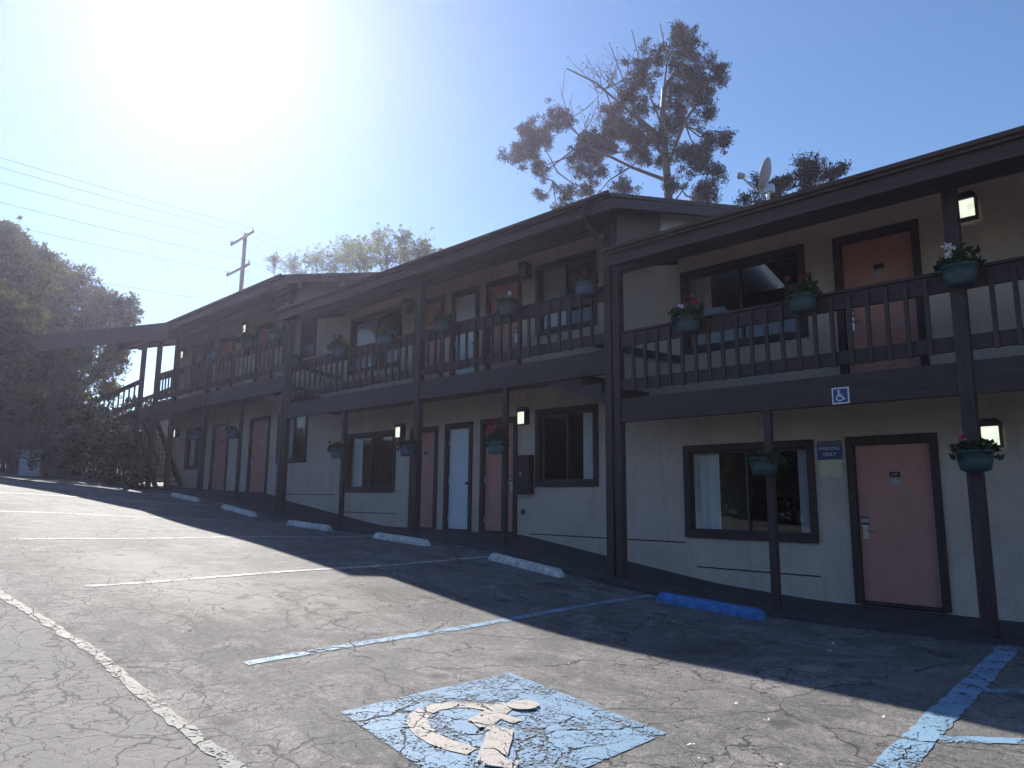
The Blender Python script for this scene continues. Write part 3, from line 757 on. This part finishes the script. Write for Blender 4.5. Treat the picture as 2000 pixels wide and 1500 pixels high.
planter(-4.94, 2.46, 'teal planter with pink and white flowers on the nearest railing before the upper window', [('fl_pink', 3), ('fl_red', 2), ('fl_white', 1)], tall=.24, sc=1.1)
planter(-3.36, 2.46, 'teal planter with red flowers on railing, just left of the nearest upstairs door', [('fl_red', 4)], tall=.24, sc=1.0)
planter(-1.68, 2.46, 'teal planter with white flowers on the nearest tall post at railing height', [('fl_white', 3)], tall=.24, sc=1.0, spread=1.1)
planter(-3.94, .50, 'empty looking teal planter on the slim post in front of the nearest ground floor window', None, tall=.08, sc=1.05)
planter(-1.70, .50, 'dark teal planter low on the nearest tall post beside the lit lamp', [('fl_pink', 1)], tall=.14, sc=1.0)
planter(-11.12, .98, 'blue planter low on the middle tall post in front of the pink door', [('fl_red', 2)], tall=.14, sc=1.05, blue=True)
planter(-8.66, .93, 'blue planter of tall pink flowers on the slim post near the electrical box', [('fl_pink', 7), ('fl_red', 5)], tall=.36, sc=1.05, blue=True)
planter(-13.60, 1.02, 'blue planter with small reddish flowers on the slim post by the curtained ground floor window', [('fl_red', 2)], tall=.15, sc=1.1, blue=True)
planter(-6.72, 3.33, 'teal planter with red blooms on railing left of the double post', [('fl_red', 3), ('fl_pink', 1)], tall=.16, sc=1.1, blue=True)
planter(-8.42, 3.30, 'teal planter with white flowers on railing in front of the upstairs pink door', [('fl_white', 4)], tall=.22, sc=1.05)
planter(-10.15, 3.30, 'teal planter of plain green leaves on railing just right of the middle tall post', None, tall=.16, sc=1.0)
planter(-12.0, 3.32, 'blue planter with dark leaves on railing in front of the upper middle window', [('fl_red', 1)], tall=.12, sc=1.1, blue=True)
planter(-13.75, 3.27, 'blue planter with bushy dark purple plant on railing near the upper stair handrail', [('fl_red', 1)], tall=.34, sc=1.1, blue=True, spread=1.3)
planter(-15.75, 3.30, 'teal planter beside the far double post on the middle railing', None, tall=.05, sc=1.2)
planter(-16.75, 4.12, 'blue planter on the far wing railing just left of the far double post', None, tall=.12, sc=1.2, blue=True)
planter(-18.3, 4.12, 'teal planter with trailing red flowers on the far wing railing under the lit lamp', [('fl_red', 6)], tall=.28, sc=1.2, spread=1.5)
planter(-20.4, 4.10, 'blue planter on the far wing railing near its tall post', [('fl_red', 1)], tall=.12, sc=1.2, blue=True)
planter(-18.82, 1.72, 'blue planter low on the slim post of the far wing', None, tall=.12, sc=1.2, blue=True)
planter(-21.25, 1.80, 'blue planter low on the tall post of the far wing', [('fl_red', 1)], tall=.15, sc=1.2, blue=True)

# ---------------------------------------------------------------- signs
def circ(mb, cx, cz, r_, y, n=16, r1=None, a0=0, a1=2*math.pi):
    v = []
    for k in range(n+1):
        t = a0+(a1-a0)*k/n
        v += [(cx+(r1 or 0)*math.cos(t), y, cz+(r1 or 0)*math.sin(t)), (cx+r_*math.cos(t), y, cz+r_*math.sin(t))]
    mb.add(v, [(2*k, 2*k+1, 2*k+3, 2*k+2) for k in range(n)])
def stroke(mb, a, b, w, y):
    d = (Vector((b[0]-a[0], 0, b[1]-a[1]))).normalized(); n_ = Vector((-d.z, 0, d.x))*w/2
    A1, B1 = Vector((a[0], y, a[1])), Vector((b[0], y, b[1]))
    mb.add([A1-n_, B1-n_, B1+n_, A1+n_], [(0,1,2,3)])
s1 = tag(empty('accessible_parking_sign', (-3.035, DP-.01, 1.235)), 'small square blue wheelchair sign with white border on the balcony beam', 'sign')
x, z, h = -3.035, 1.236, .098
MB().box(x-h, x+h, DP-.008, DP-.001, z-h, z+h).build('sign_board', M['signwhite'], s1)
MB().box(x-h+.016, x+h-.016, DP-.0105, DP-.008, z-h+.016, z+h-.016).build('blue_field', M['bluesign'], s1)
mb = MB(); y = DP-.012
circ(mb, x-.018, z+.058, .013, y); stroke(mb, (x-.02, z+.042), (x-.014, z-.008), .02, y); stroke(mb, (x-.02, z+.018), (x+.018, z+.014), .012, y)
stroke(mb, (x-.018, z-.006), (x+.022, z-.008), .016, y); stroke(mb, (x+.018, z-.004), (x+.038, z-.046), .016, y); stroke(mb, (x+.034, z-.045), (x+.052, z-.04), .013, y)
circ(mb, x-.010, z-.026, .042, y, 20, .029, math.radians(120), math.radians(340))
mb.build('wheelchair_symbol', M['signwhite'], s1)
s2 = tag(empty('parking_notice_sign', (-3.72, DW-.01, .58)), 'blue parking notice above a cream notice, on the wall left of the nearest pink door', 'sign')
MB().box(-3.875, -3.545, DW-.010, DW-.002, .565, .82).build('sign_board', M['bluesign'], s2)
MB().box(-3.870, -3.55, DW-.0125, DW-.010, .762, .815).build('header_strip', M['signgrey'], s2)
text_mesh('RESERVED', .045, (-3.71, DW-.0135, .788), M['bluesign'], s2)
text_mesh('PARKING', .068, (-3.71, DW-.0115, .715), M['signwhite'], s2)
text_mesh('ONLY', .068, (-3.71, DW-.0115, .635), M['signwhite'], s2)
MB().box(-3.865, -3.555, DW-.009, DW-.002, .33, .558).build('notice_board', M['signcream'], s2)

# ---------------------------------------------------------------- wheel stops
def stop(x, L, m, label, y=7.78):
    x0, x1 = x-L/2, x+L/2; za, zb = g1(x0, y), g1(x1, y); mb = MB(); v = []
    P = [(-.09, 0), (.09, 0), (.082, .06), (.045, .115), (-.045, .115), (-.082, .06)]
    secs = [(0, .8, .45), (.03, .96, .9), (.06, 1, 1), (.94, 1, 1), (.97, .96, .9), (1, .8, .45)]
    for t, sy_, sz_ in secs:
        for a, b in P: v.append((x0+L*t, y+a*sy_, za+(zb-za)*t-.01+b*sz_))
    n = 6; f = [(i*n+k, i*n+(k+1) % n, (i+1)*n+(k+1) % n, (i+1)*n+k) for i in range(5) for k in range(n)]+[tuple(range(n)), tuple(range(5*n, 6*n))]
    o = mb.add(v, f).build('wheel_stop', m, bevel=.008); tag(o, label, 'wheel stop', 'concrete wheel stops along the walkway')
stop(-4.35, 1.35, M['stopblue'], 'bright blue painted concrete wheel stop')
stop(-7.28, 1.42, M['stopwhite'], 'white concrete wheel stop next after the blue one')
stop(-10.25, 1.50, M['stopwhite'], 'white concrete wheel stop in front of the ground floor white door')
stop(-13.35, 1.6, M['stopwhite'], 'white concrete wheel stop in front of the curtained middle window')
stop(-16.55, 1.65, M['stopwhite'], 'white concrete wheel stop just beyond the far double post')
stop(-19.75, 1.7, M['stopwhite'], 'farthest white concrete wheel stop, by the end of the walkway')

# small litter on the lot: pale scraps and dry leaves
cen = []
for _ in range(46):
    x = random.uniform(-9, -1.2); y = random.uniform(2.6, 8.3); cen.append((x, y, g1(x, y)+.008))
for x, y in ((-2.68,7.03),(-2.56,6.67),(-2.66,8.1),(-2.12,4.44),(-2.22,3.74),(-2.08,3.6),(-1.75,3.82),(-1.8,3.86)): cen += [(x+random.uniform(-.02,.02), y+random.uniform(-.02,.02), g1(x, y)+.01) for _ in range(3)]
cen = np.array(cen); q = leaves(cen, .03, .02); q[:, :, 2] = cen[:, None, 2]+(q[:, :, 2]-cen[:, None, 2])*.4+.004
o = quads('leaf_litter', q, M['paper']); o['kind'] = 'stuff'

# ---------------------------------------------------------------- satellite dish on roof
def dish():
    o = tag(empty('satellite_dish', (-4.27, 9.8, 4.05)), 'grey satellite dish with feed arm on the nearest roof edge', 'satellite dish')
    MB().tube([(-4.27, 9.8, 4.0), (-4.27, 9.8, 4.52), (-4.22, 9.8, 4.62)], .025, 8).build('mast', M['steel'], o, True)
    nrm = Vector((-.86, -.16, .30)).normalized(); c = Vector((-4.24, 9.8, 4.80))
    a = nrm.cross(Vector((0,0,1))).normalized(); b = a.cross(nrm).normalized()
    if b.z < 0: b = -b
    v = []; f = []; n = 28; rings = [0, .25, .5, .75, .95, 1.0]
    for side in (0, 1):
        for r_ in rings:
            for k in range(n):
                t = 2*math.pi*k/n
                p = c+a*(.205*r_*math.cos(t))+b*(.245*r_*math.sin(t))+nrm*(.07*r_*r_-.012*side)
                v.append(p)
    m = len(rings)
    for side in (0, 1):
        o0 = side*m*n
        for i in range(m-1):
            for k in range(n): f.append((o0+i*n+k, o0+i*n+(k+1) % n, o0+(i+1)*n+(k+1) % n, o0+(i+1)*n+k))
    for k in range(n): f.append(((m-1)*n+k, (m-1)*n+(k+1) % n, (2*m-1)*n+(k+1) % n, (2*m-1)*n+k))
    mb = MB(); mb.add(v, f); mb.build('reflector', M['dish'], o, True)
    low = c-b*.23; foc = c+nrm*.42-b*.06
    MB().tube([low+nrm*-.02, c-b*.28+nrm*.09, foc], .016, 6).build('feed_arm', M['steel'], o)
    MB().tube([foc+nrm*.03, foc-nrm*.07], [.055, .035], 10).build('feed_horn', M['dish'], o)
    MB().box(-4.32, -4.19, 9.76, 9.87, 4.52, 4.63).build('mount_bracket', M['steel'], o)
dish()

# ---------------------------------------------------------------- utility pole and wires
up = tag(empty('utility_pole', (-35.4, 16, 0)), 'wooden utility pole with two crossarms rising behind the far roof', 'utility pole')
MB().tube([(-35.75, 16, 0), (-35.45, 16, 13.75)], [.16, .10], 10).build('pole', M['pole'], up, True)
MB().bar((-36.75, 16-.18, 13.42), (-34.15, 16-.18, 13.5), .09, .10).build('crossarm', M['pole'], up)
MB().bar((-36.95, 16-.18, 11.75), (-34.35, 16-.18, 11.8), .09, .10).build('crossarm', M['pole'], up)
ins = []
for x, z in ((-34.2, 13.5), (-35.15, 13.47), (-36.7, 13.43), (-34.4, 11.8), (-36.9, 11.76)):
    MB().lathe([(.03, 0), (.05, .04), (.03, .08), (.045, .12), (.02, .16)], (x, 15.82, z+.06), 8).build('insulator', M['plate'], up)
LW = ['topmost overhead wire, running from the right tip of the upper crossarm', 'second overhead wire from the top, by the pole head', 'third overhead wire, from the left tip of the upper crossarm', 'overhead wire from the right tip of the lower crossarm', 'overhead wire from the left tip of the lower crossarm', 'lowest thin overhead cable, below the lower crossarm']
for (x, z), lb in zip(((-34.2, 13.72), (-35.15, 13.70), (-36.7, 13.65), (-34.4, 12.0), (-36.9, 11.97), (-35.6, 9.9)), LW):
    pts = []
    for i in range(41):
        t = i/40; pts.append((x+.15*42*t*(1 if True else 0), 15.82-42*t, z-4*1.0*t*(1-t)))
    pts2 = [(x-.15*40*t, 15.82+40*t, z-4*1.2*t*(1-t)) for t in [i/30 for i in range(1, 31)]]
    tag(MB().tube(pts2[::-1]+pts, .007, 4).build('overhead_wire', M['wire']), lb, 'wire', 'overhead wires on the utility pole')

# ---------------------------------------------------------------- trees
def pine(name, base, trunk, limbs, blobs, y0, label, dens, depth=2.4, tips=None, dry=None, rs=1.):
    o = tag(empty(name, base), label, 'tree')
    t = MB(); n = len(trunk)
    t.tube([(x, y0, z) for x, z in trunk], [.27-.22*i/(n-1) for i in range(n)], 9).build('trunk', M['bark'], o, True)
    lm = MB()
    for L in limbs:
        m = len(L); dy = random.uniform(-depth*.6, depth*.6)
        lm.tube([(x, y0+dy*(i/(m-1)), z) for i, (x, z) in enumerate(L)], [.095-.065*i/(m-1) for i in range(m)] if m > 3 else [.045-.028*i/(m-1) for i in range(m)], 6)
    # branchlets to each clump
    allp = [(x, y0, z) for x, z in trunk]+[(x, y0, z) for L in limbs for x, z in L]
    ap = np.array(allp); P1 = []; P2 = []
    cs = []
    for (x, z, r_) in blobs:
        yy = y0+random.uniform(-1, 1)*depth*.7
        cs.append((x, yy, z, r_))
        d = np.linalg.norm(ap[:, [0, 2]]-np.array([x, z]), axis=1); a = ap[d.argmin()]
        mid = ((a[0]+x)/2+random.uniform(-.2, .2), (a[1]+yy)/2, (a[2]+z)/2+random.uniform(-.25, .05))
        lm.tube([tuple(a), mid, (x, yy, z)], [.04, .028, .014], 5)
        isdry = dry is not None and dry(x, z)
        sub = max(4, int(22*r_*rs/.5))
        pts = []
        for _ in range(sub):
            k_ = random.uniform(.6, 1.15)
            cc = rng.normal(size=3)*r_*.54*rs*np.array([1.05, 1.1, .8])*(1.25 if random.random() < .15 else 1)+np.array((x, yy, z))
            pts.append(puff(cc, .12*k_, int(dens*.42*k_**2)))
            lm.tube([(x, yy, z), tuple(cc)], [.015, .006], 4)
        (P2 if isdry else P1).append(np.concatenate(pts+pts[:len(pts)//3]) if isdry else np.concatenate(pts))
    if tips:
        for (x, z) in tips:
            d = np.linalg.norm(ap[:, [0, 2]]-np.array([x, z]), axis=1)+5*(ap[:, 2] > z-1.0); a = ap[d.argmin()]
            pv = Vector(a); end = Vector((x, y0+random.uniform(-1.5, 1.5), z))
            pts = [pv.lerp(end, t_)+Vector((random.uniform(-.12, .12), 0, -.35*math.sin(math.pi*t_))) for t_ in (0, .3, .6, .85, 1)]
            lm.tube(pts, [.032, .024, .018, .012, .007], 5)
            for _ in range(6):
                s_ = pts[random.choice((1, 2, 3))]; e = s_+Vector((random.uniform(-.9, .5), random.uniform(-.5, .5), random.uniform(.2, 1.0)))
                lm.tube([s_, s_.lerp(e, .5)+Vector((0,0,-.06)), e], [.014, .011, .006], 4)
                P2.append(blob_pts(tuple(e), .05, 3, .1))
    lm.build('limbs', M['twig'], o)
    if P1: quads('crown', leaves(np.concatenate(P1), .17, .035), M['pine'], o)
    if P2: quads('dry_foliage', leaves(np.concatenate(P2), .13, .035), M['pine_dry'], o)
    return o
PINE = [(-18.2,17.9,.5),(-18.0,17.2,.5),(-17.3,17.3,.45),(-19.1,17.2,.45),(-18.9,16.4,.4),(-20.1,17.4,.45),(-20.6,16.9,.4),(-22.9,17.2,.45),(-22.3,17.6,.4),(-15.4,18.4,.5),(-14.7,18.3,.5),(-17.8,18.6,.4),(-19.7,16.2,.35),(-14.51,20.1,.49),(-14.28,19.06,.69),(-15.11,18.99,.58),(-14.05,17.99,.72),(-13.1,17.75,.35),(-12.77,17.65,.23),(-16.06,18.96,.76),(-16.37,18.36,.67),(-15.9,17.71,.75),(-13.83,16.7,.4),(-14.26,16.96,.28),(-15.74,16.84,.49),(-16.69,17.58,.42),(-14.31,15.69,.4),(-13.7,15.55,.35),(-14.86,15.38,.36),(-15.23,15.08,.32),(-14.36,14.27,.47),(-13.77,13.82,.62),(-13.2,13.14,.38),(-14.75,13.3,.48),(-14.14,13.03,.39),(-15.11,13.16,.32),(-19.63,18.36,.5),(-18.76,17.64,.53),(-17.72,16.78,.6),(-18.35,16.73,.52),(-17.12,16.47,.42),(-17.33,15.82,.42),(-16.46,15.24,.25),(-19.41,18.65,.36),(-21.86,19.32,.47),(-21.87,18.61,.66),(-23.78,19.12,.59),(-24.16,17.59,.59),(-23.38,18.04,.58),(-22.74,18.22,.48),(-21.63,16.93,.65),(-22.61,16.26,.47),(-21.63,15.84,.56),(-20.79,18.01,.46),(-21.03,17.11,.46),(-20.57,16.37,.32),(-19.34,15.39,.4),(-18.81,14.84,.26),(-21.05,14.59,.45),(-21.88,14.74,.37),(-20.24,14.45,.36),(-23.5,15.63,.29),(-19.36,14.27,.35),(-22.74,14.8,.24)]
TR = [(-15.5,-1),(-15.65,6),(-15.75,12.5),(-15.8,13.11),(-15.88,15.22),(-16.03,16.6),(-15.89,18.34),(-14.91,19.26),(-14.33,20.06)]
LIMB = [[(-16.01,14.04),(-17.75,15.23),(-19.22,16.38),(-21.03,17.31),(-23.51,17.57)],[(-16.16,15.41),(-17.1,17.01),(-18.3,19.17),(-19.83,21.19)],[(-15.95,15.95),(-16.5,16.6),(-17.7,17.98),(-19.17,19.72),(-20.65,20.95)],[(-15.7,14.81),(-14.83,16.14),(-13.91,16.9),(-13.0,18.22)],[(-17.75,15.23),(-18.81,14.84),(-19.36,14.27)],[(-15.82,12.61),(-14.94,12.94),(-13.86,13.68)],[(-16.03,16.6),(-16.46,18.58),(-16.7,21.01)],[(-15.89,18.34),(-15.47,19.51),(-15.61,21.14)],[(-17.1,17.01),(-17.67,19.09),(-18.26,21.36)],[(-14.91,19.26),(-14.25,19.84),(-14.27,20.57)],[(-19.22,16.38),(-20.79,17.91),(-21.86,19.22)],[(-21.03,17.31),(-22.24,16.44),(-22.49,16.02)]]
TIPS = [(-20.76,21.2),(-20.41,21.35),(-19.48,21.63),(-18.26,21.36),(-17.62,21.45),(-16.7,21.01),(-16.11,20.91),(-21.01,20.09),(-19.82,21.49),(-18.71,21.08),(-20.78,19.2),(-17.19,20.01),(-19.15,20.69),(-20.07,20.3),(-18.9,20.2),(-19.6,19.6),(-18.2,19.9),(-17.9,18.9),(-19.0,18.9)]
pine('pine_tree', (-15.5, 26, -1), TR, LIMB, PINE, 26, 'tall open pine with long limbs and bare twigs rising behind the middle roof', 210, tips=TIPS, dry=lambda x, z: -20.2 < x < -16.9 and z > 15.5 and random.random() < .6)
P2 = [(-8.99,11.52,.32),(-8.75,11.17,.35),(-8.01,11.19,.28),(-8.15,10.84,.25),(-9.26,11.33,.26),(-9.54,11.0,.26),(-9.93,11.13,.23),(-10.48,11.16,.2),(-11.2,11.02,.24),(-10.88,10.81,.17),(-10.27,11.3,.17),(-8.45,10.7,.3),(-9.0,10.8,.3),(-10.0,10.6,.3)]
pine('pine_tree', (-9.4, 24, -1), [(-9.4,-1),(-9.4,5),(-9.3,10),(-9.2,11)], [[(-9.3,9),(-8.6,10.2),(-8.1,11)],[(-9.3,9),(-10.3,10.2),(-11,10.9)]], P2, 24, 'dark pine top showing above the nearest roof behind the satellite dish', 170, depth=1.2)

def leafy(name, base, blobs, label, m, L, Wd, dens, cat='tree', trunk=True, lumps=10, twigs=True, flat=1):
    o = tag(empty(name, base), label, cat); P = []; lm = MB(); b = Vector(base)
    if trunk:
        cz = sum(q[2] for q in blobs)/len(blobs); cx = sum(q[0] for q in blobs)/len(blobs); cyy = sum(q[1] for q in blobs)/len(blobs)
        fork = Vector((b.x*.6+cx*.4, b.y*.6+cyy*.4, b.z+(cz-b.z)*.45))
        MB().tube([b, b.lerp(fork, .5)+Vector((.15, .1, 0)), fork], [.32, .26, .2], 9).build('trunk', M['bark'], o, True)
    else: fork = b
    for (x, y, z, r_) in blobs:
        c = Vector((x, y, z))
        lm.tube([fork, fork.lerp(c, .5)+Vector((random.uniform(-.3,.3), random.uniform(-.3,.3), .2)), c], [.10 if trunk else .03, .06 if trunk else .02, .02], 5)
        for _ in range(lumps):
            cc = blob_pts((x, y, z), r_*1.08, 1, .3)[0]; rs = r_*random.uniform(.10, .24)
            P.append(puff(cc, rs, int(dens*(rs/.2)**1.4)))
            if twigs: lm.tube([c, tuple(cc)], [.018, .006], 4)
            if twigs and random.random() < .35:
                e = Vector(cc)+(Vector(cc)-c)*random.uniform(.2, .5)+Vector((0, 0, .15)); lm.tube([tuple(cc), e], [.008, .004], 3); P.append(blob_pts(tuple(e), .12, 8, .1))
    lm.build('limbs' if trunk else 'stems', M['bark'], o)
    quads('crown' if trunk else 'foliage', leaves(np.concatenate(P), L, Wd), m, o)
    return o
def yj(bl, k): return [(x, y+random.uniform(-k, k), z, r_) for x, y, z, r_ in bl]
T1 = [(-35.52,5.88,10.4,.98),(-35.38,6.66,9.66,1.1),(-35.52,5.88,8.6,1.29),(-35.34,6.87,7.43,1.53),(-35.44,6.35,5.59,1.5),(-35.22,7.43,5.28,1.31),(-35.37,6.71,3.68,1.28),(-35.15,7.77,3.55,1.09),(-35.38,6.68,2.18,.85),(-35.05,8.23,2.49,.87),(-36.3,4.0,8.5,1.8),(-36.3,3.6,6,1.8),(-36.5,4.5,3.8,1.6),(-36.8,5,10.2,1.2)]
T1 = [(x+random.uniform(-1.2, .6), y, z, r_) for x, y, z, r_ in T1]
T1 += [(-29.2,4.9,5.44,.9),(-28.94,5.73,5.01,.7),(-29.1,5.3,4.07,.9),(-29.3,4.6,6.31,.8),(-30.3,5.2,5.2,1.0),(-31.5,5.4,6.4,1.2),(-31.6,5.2,4.4,1.1),(-33.4,5.6,7.6,1.4)]
leafy('oak_tree', (-36, 6, .9), T1, 'big dense dark green tree at the left edge of the photo', M['oak'], .16, .11, 120, lumps=46)
T2 = [(-39.11,8.4,10.93,.99),(-38.82,9.63,11.17,1.01),(-38.57,10.58,10.02,1.02),(-38.94,9.17,9.26,1.5),(-38.59,10.52,8.17,1.27),(-38.39,11.25,9.86,.65),(-38.23,11.77,9.4,.52),(-38.94,9.17,6.97,1.48),(-38.6,10.49,6.1,1.13),(-38.41,11.16,6.95,.76),(-38.79,9.77,4.77,1.23),(-39.03,8.74,4.93,1.22),(-38.46,11.0,5.01,.5)]
T2 = [(x+random.uniform(-1.4, .8), y, z-(.7 if z > 9 else 0), r_*.92) for x, y, z, r_ in T2]
leafy('oak_tree', (-39.5, 9.5, 1.2), T2, 'looser brownish tree with feathery twigs beyond the end porch roof', M['oak2'], .15, .085, 75, lumps=44)
MID = [(-38.39,14.61,.8),(-36.06,14.55,.92),(-34.38,13.83,.89),(-37.13,13.83,.78)]
MID2 = [(-32.87,14.38,.64),(-32.29,13.18,.86),(-30.61,12.93,.83),(-29.07,13.41,.49),(-28.37,12.54,.75),(-27.32,12.29,.47),(-29.89,12.33,.68)]
MID3 = [(-43.33,15.42,.62),(-41.9,14.91,.4),(-42.6,14.6,.5)]
for bl, bx, lb in ((MID, -36.5, 'pale silvery tree behind the far roof, left half of the clump'), (MID2, -30.5, 'pale silvery tree behind the roofs, right half of the clump'), (MID3, -42.5, 'small wispy treetop behind the far roof beside the utility pole')):
    leafy('eucalyptus_tree', (bx, 22, 0), [(x, 22+random.uniform(-1.2, 1.2), z, r_*1.15) for x, z, r_ in bl], lb, M['euca'], .18, .07, 22, lumps=42)
BU = [(-26.16,6.68,2.22,.58),(-25.97,7.39,2.1,.67),(-25.79,7.98,1.79,.68),(-26.03,7.18,1.25,.67),(-25.82,7.91,.94,.59),(-26.17,6.65,1.07,.49)]
BU2 = [(-25.64,8.47,1.13,.43),(-25.89,7.67,.54,.33),(-25.4,8.2,.6,.4),(-24.9,8.3,.55,.33)]
BU3 = [(-27.6,6.6,1.9,.7),(-28.0,5.9,1.4,.6),(-27.2,7.3,2.5,.6),(-28.6,6.9,2.6,.8)]
leafy('shrub', (-26, 7.3, .3), BU, 'large dark shrub in front of the end stairs', M['bush'], .10, .06, 80, 'shrub', False, 18)
leafy('shrub', (-25.4, 8.1, .3), BU2, 'low dark shrub at the foot of the end stair posts', M['bush'], .10, .06, 70, 'shrub', False, 14)
leafy('shrub', (-28, 6.7, .6), BU3, 'dark shrub left of the stairs, behind the bins', M['bush'], .10, .06, 80, 'shrub', False, 18)

# wooden fence and far hedge behind the left end
fe = tag(empty('wooden_fence', (-32, 6, .8)), 'dark weathered board fence behind the bins at the left', 'fence')
mb = MB(); a = Vector((-31.5, 1.5)); b = Vector((-30.2, 12.5)); n = 74
for i in range(n):
    p = a.lerp(b, i/n); z = g1(p.x, p.y); mb.box(p.x-.012, p.x+.012, p.y, p.y+.135, z-.1, z+1.75+random.uniform(-.03, .03))
mb.build('boards', M['fence'], fe)
for i in range(6):
    p = a.lerp(b, i/5); z = g1(p.x, p.y); MB().box(p.x-.12, p.x-.02, p.y, p.y+.1, z-.2, z+1.85).build('post', M['fence'], fe)
hp = []
for i in range(110):
    t = i/109; x = -46+random.uniform(-2, 2); y = -4+26*t; z = 1.2+random.random()**1.2*(4.6-2.2*abs(t-.3))
    hp.append(blob_pts((x, y, z), 1.2, 260, .2))
o = quads('far_hedge', leaves(np.concatenate(hp), .30, .2), M['bush']); o['kind'] = 'stuff'

# utility box and bin at the left
z = g1(-28.3, 6)
cab = tag(MB().box(-28.6, -28.15, 5.72, 6.24, z, z+.82).box(-28.62, -28.13, 5.70, 6.26, z+.82, z+.87).build('utility_cabinet', M['crate'], bevel=.02), 'pale blue grey cabinet standing by the fence at the left', 'cabinet')
MB().box(-28.145, -28.135, 5.78, 6.18, z+.08, z+.76).build('cabinet_door', M['crate'], cab)
z = g1(-28.2, 6.65)
bn = tag(empty('rubbish_bin', (-28.25, 6.65, z)), 'dark square rubbish bin right of the pale cabinet', 'bin')
mb = MB(); mb.add([(-28.48,6.42,z),(-28.02,6.42,z),(-28.02,6.88,z),(-28.48,6.88,z),(-28.53,6.37,z+.78),(-27.97,6.37,z+.78),(-27.97,6.93,z+.78),(-28.53,6.93,z+.78)], [(0,3,2,1),(4,5,6,7),(0,1,5,4),(1,2,6,5),(2,3,7,6),(3,0,4,7)])
mb.build('bin_body', M['bin'], bn, bevel=.02); MB().box(-28.55, -27.95, 6.35, 6.95, z+.785, z+.85).build('lid', M['bin'], bn, bevel=.02)
# neighbouring low wall seen through the stair posts
nw = tag(empty('neighbour_building', (-33, 14, 1)), 'plain tan building seen between the end stair posts', 'building')
MB().box(-36, -30.5, 12.6, 18, .3, 4.2).build('wall', M['stucco'], nw)
MB().box(-36.3, -30.2, 12.3, 18.3, 4.2, 4.4).build('roof', M['shingle'], nw)

# unseen trees added behind the viewer to darken the window reflections
proto = None
for i, (x, y, s_) in enumerate(((-34,-20,1.1),(-26,-23,1.3),(-18,-21,1.0),(-9,-24,1.25),(0,-22,1.05),(9,-24,1.2))):
    lb = ['farthest left', 'second from the left', 'third from the left', 'third from the right', 'second from the right', 'rightmost'][i]+' broad dark tree added behind the viewer to darken window reflections'
    if proto is None:
        bl = [(random.uniform(-3, 3), random.uniform(-1.5, 1.5), random.uniform(.8, 5.2), random.uniform(1.2, 1.9)) for _ in range(12)]
        proto = leafy('added_reflection_tree', (0, 0, 0), bl, lb, M['oak'], .34, .24, 60, lumps=14, twigs=False); t_ = proto
        kids = [c for c in proto.children]
    else:
        t_ = proto.copy(); C.objects.link(t_)
        for c in kids:
            k_ = c.copy(); C.objects.link(k_); k_.parent = t_; k_.matrix_parent_inverse = c.matrix_parent_inverse.copy()
    t_['label'] = lb; t_['group'] = 'trees added behind the viewer for reflections'
    t_.location = (x, y, g1(x, y)-.2); t_.scale = (s_, s_, s_); t_.rotation_euler = (0, 0, i*1.1)

hp = []  # unseen hedge added close behind the viewer, darkens the lower window reflections
for i in range(150):
    x = -48+66*i/149; y = (-1.6 if x < -8 else -1.6-(x+8)*.22)-1.6*max(0, min(1, (x+30)/20))+random.uniform(-.3, .3)
    hp.append(blob_pts((x, y, g1(x, y)+1.0), 1.1, 240, .2))
o = quads('added_reflection_hedge', leaves(np.concatenate(hp), .26, .18), M['bush']); o['kind'] = 'stuff'

# ---------------------------------------------------------------- haze volume, added to stand in for lens-flare veil and sun glow
HAZE = True
if HAZE:
    m = bpy.data.materials.new('flare_veil_haze'); m.use_nodes = True; n = m.node_tree; n.nodes.clear()
    v = n.nodes.new('ShaderNodeVolumePrincipled'); o_ = n.nodes.new('ShaderNodeOutputMaterial')
    v.inputs['Color'].default_value = (.76, .75, 1, 1); v.inputs['Density'].default_value = .0013; v.inputs['Anisotropy'].default_value = .75
    n.links.new(v.outputs[0], o_.inputs['Volume'])
    hz = MB().box(-166, 166, -166, 166, -5.5, 26).build('veil_haze', m); hz['kind'] = 'stuff'
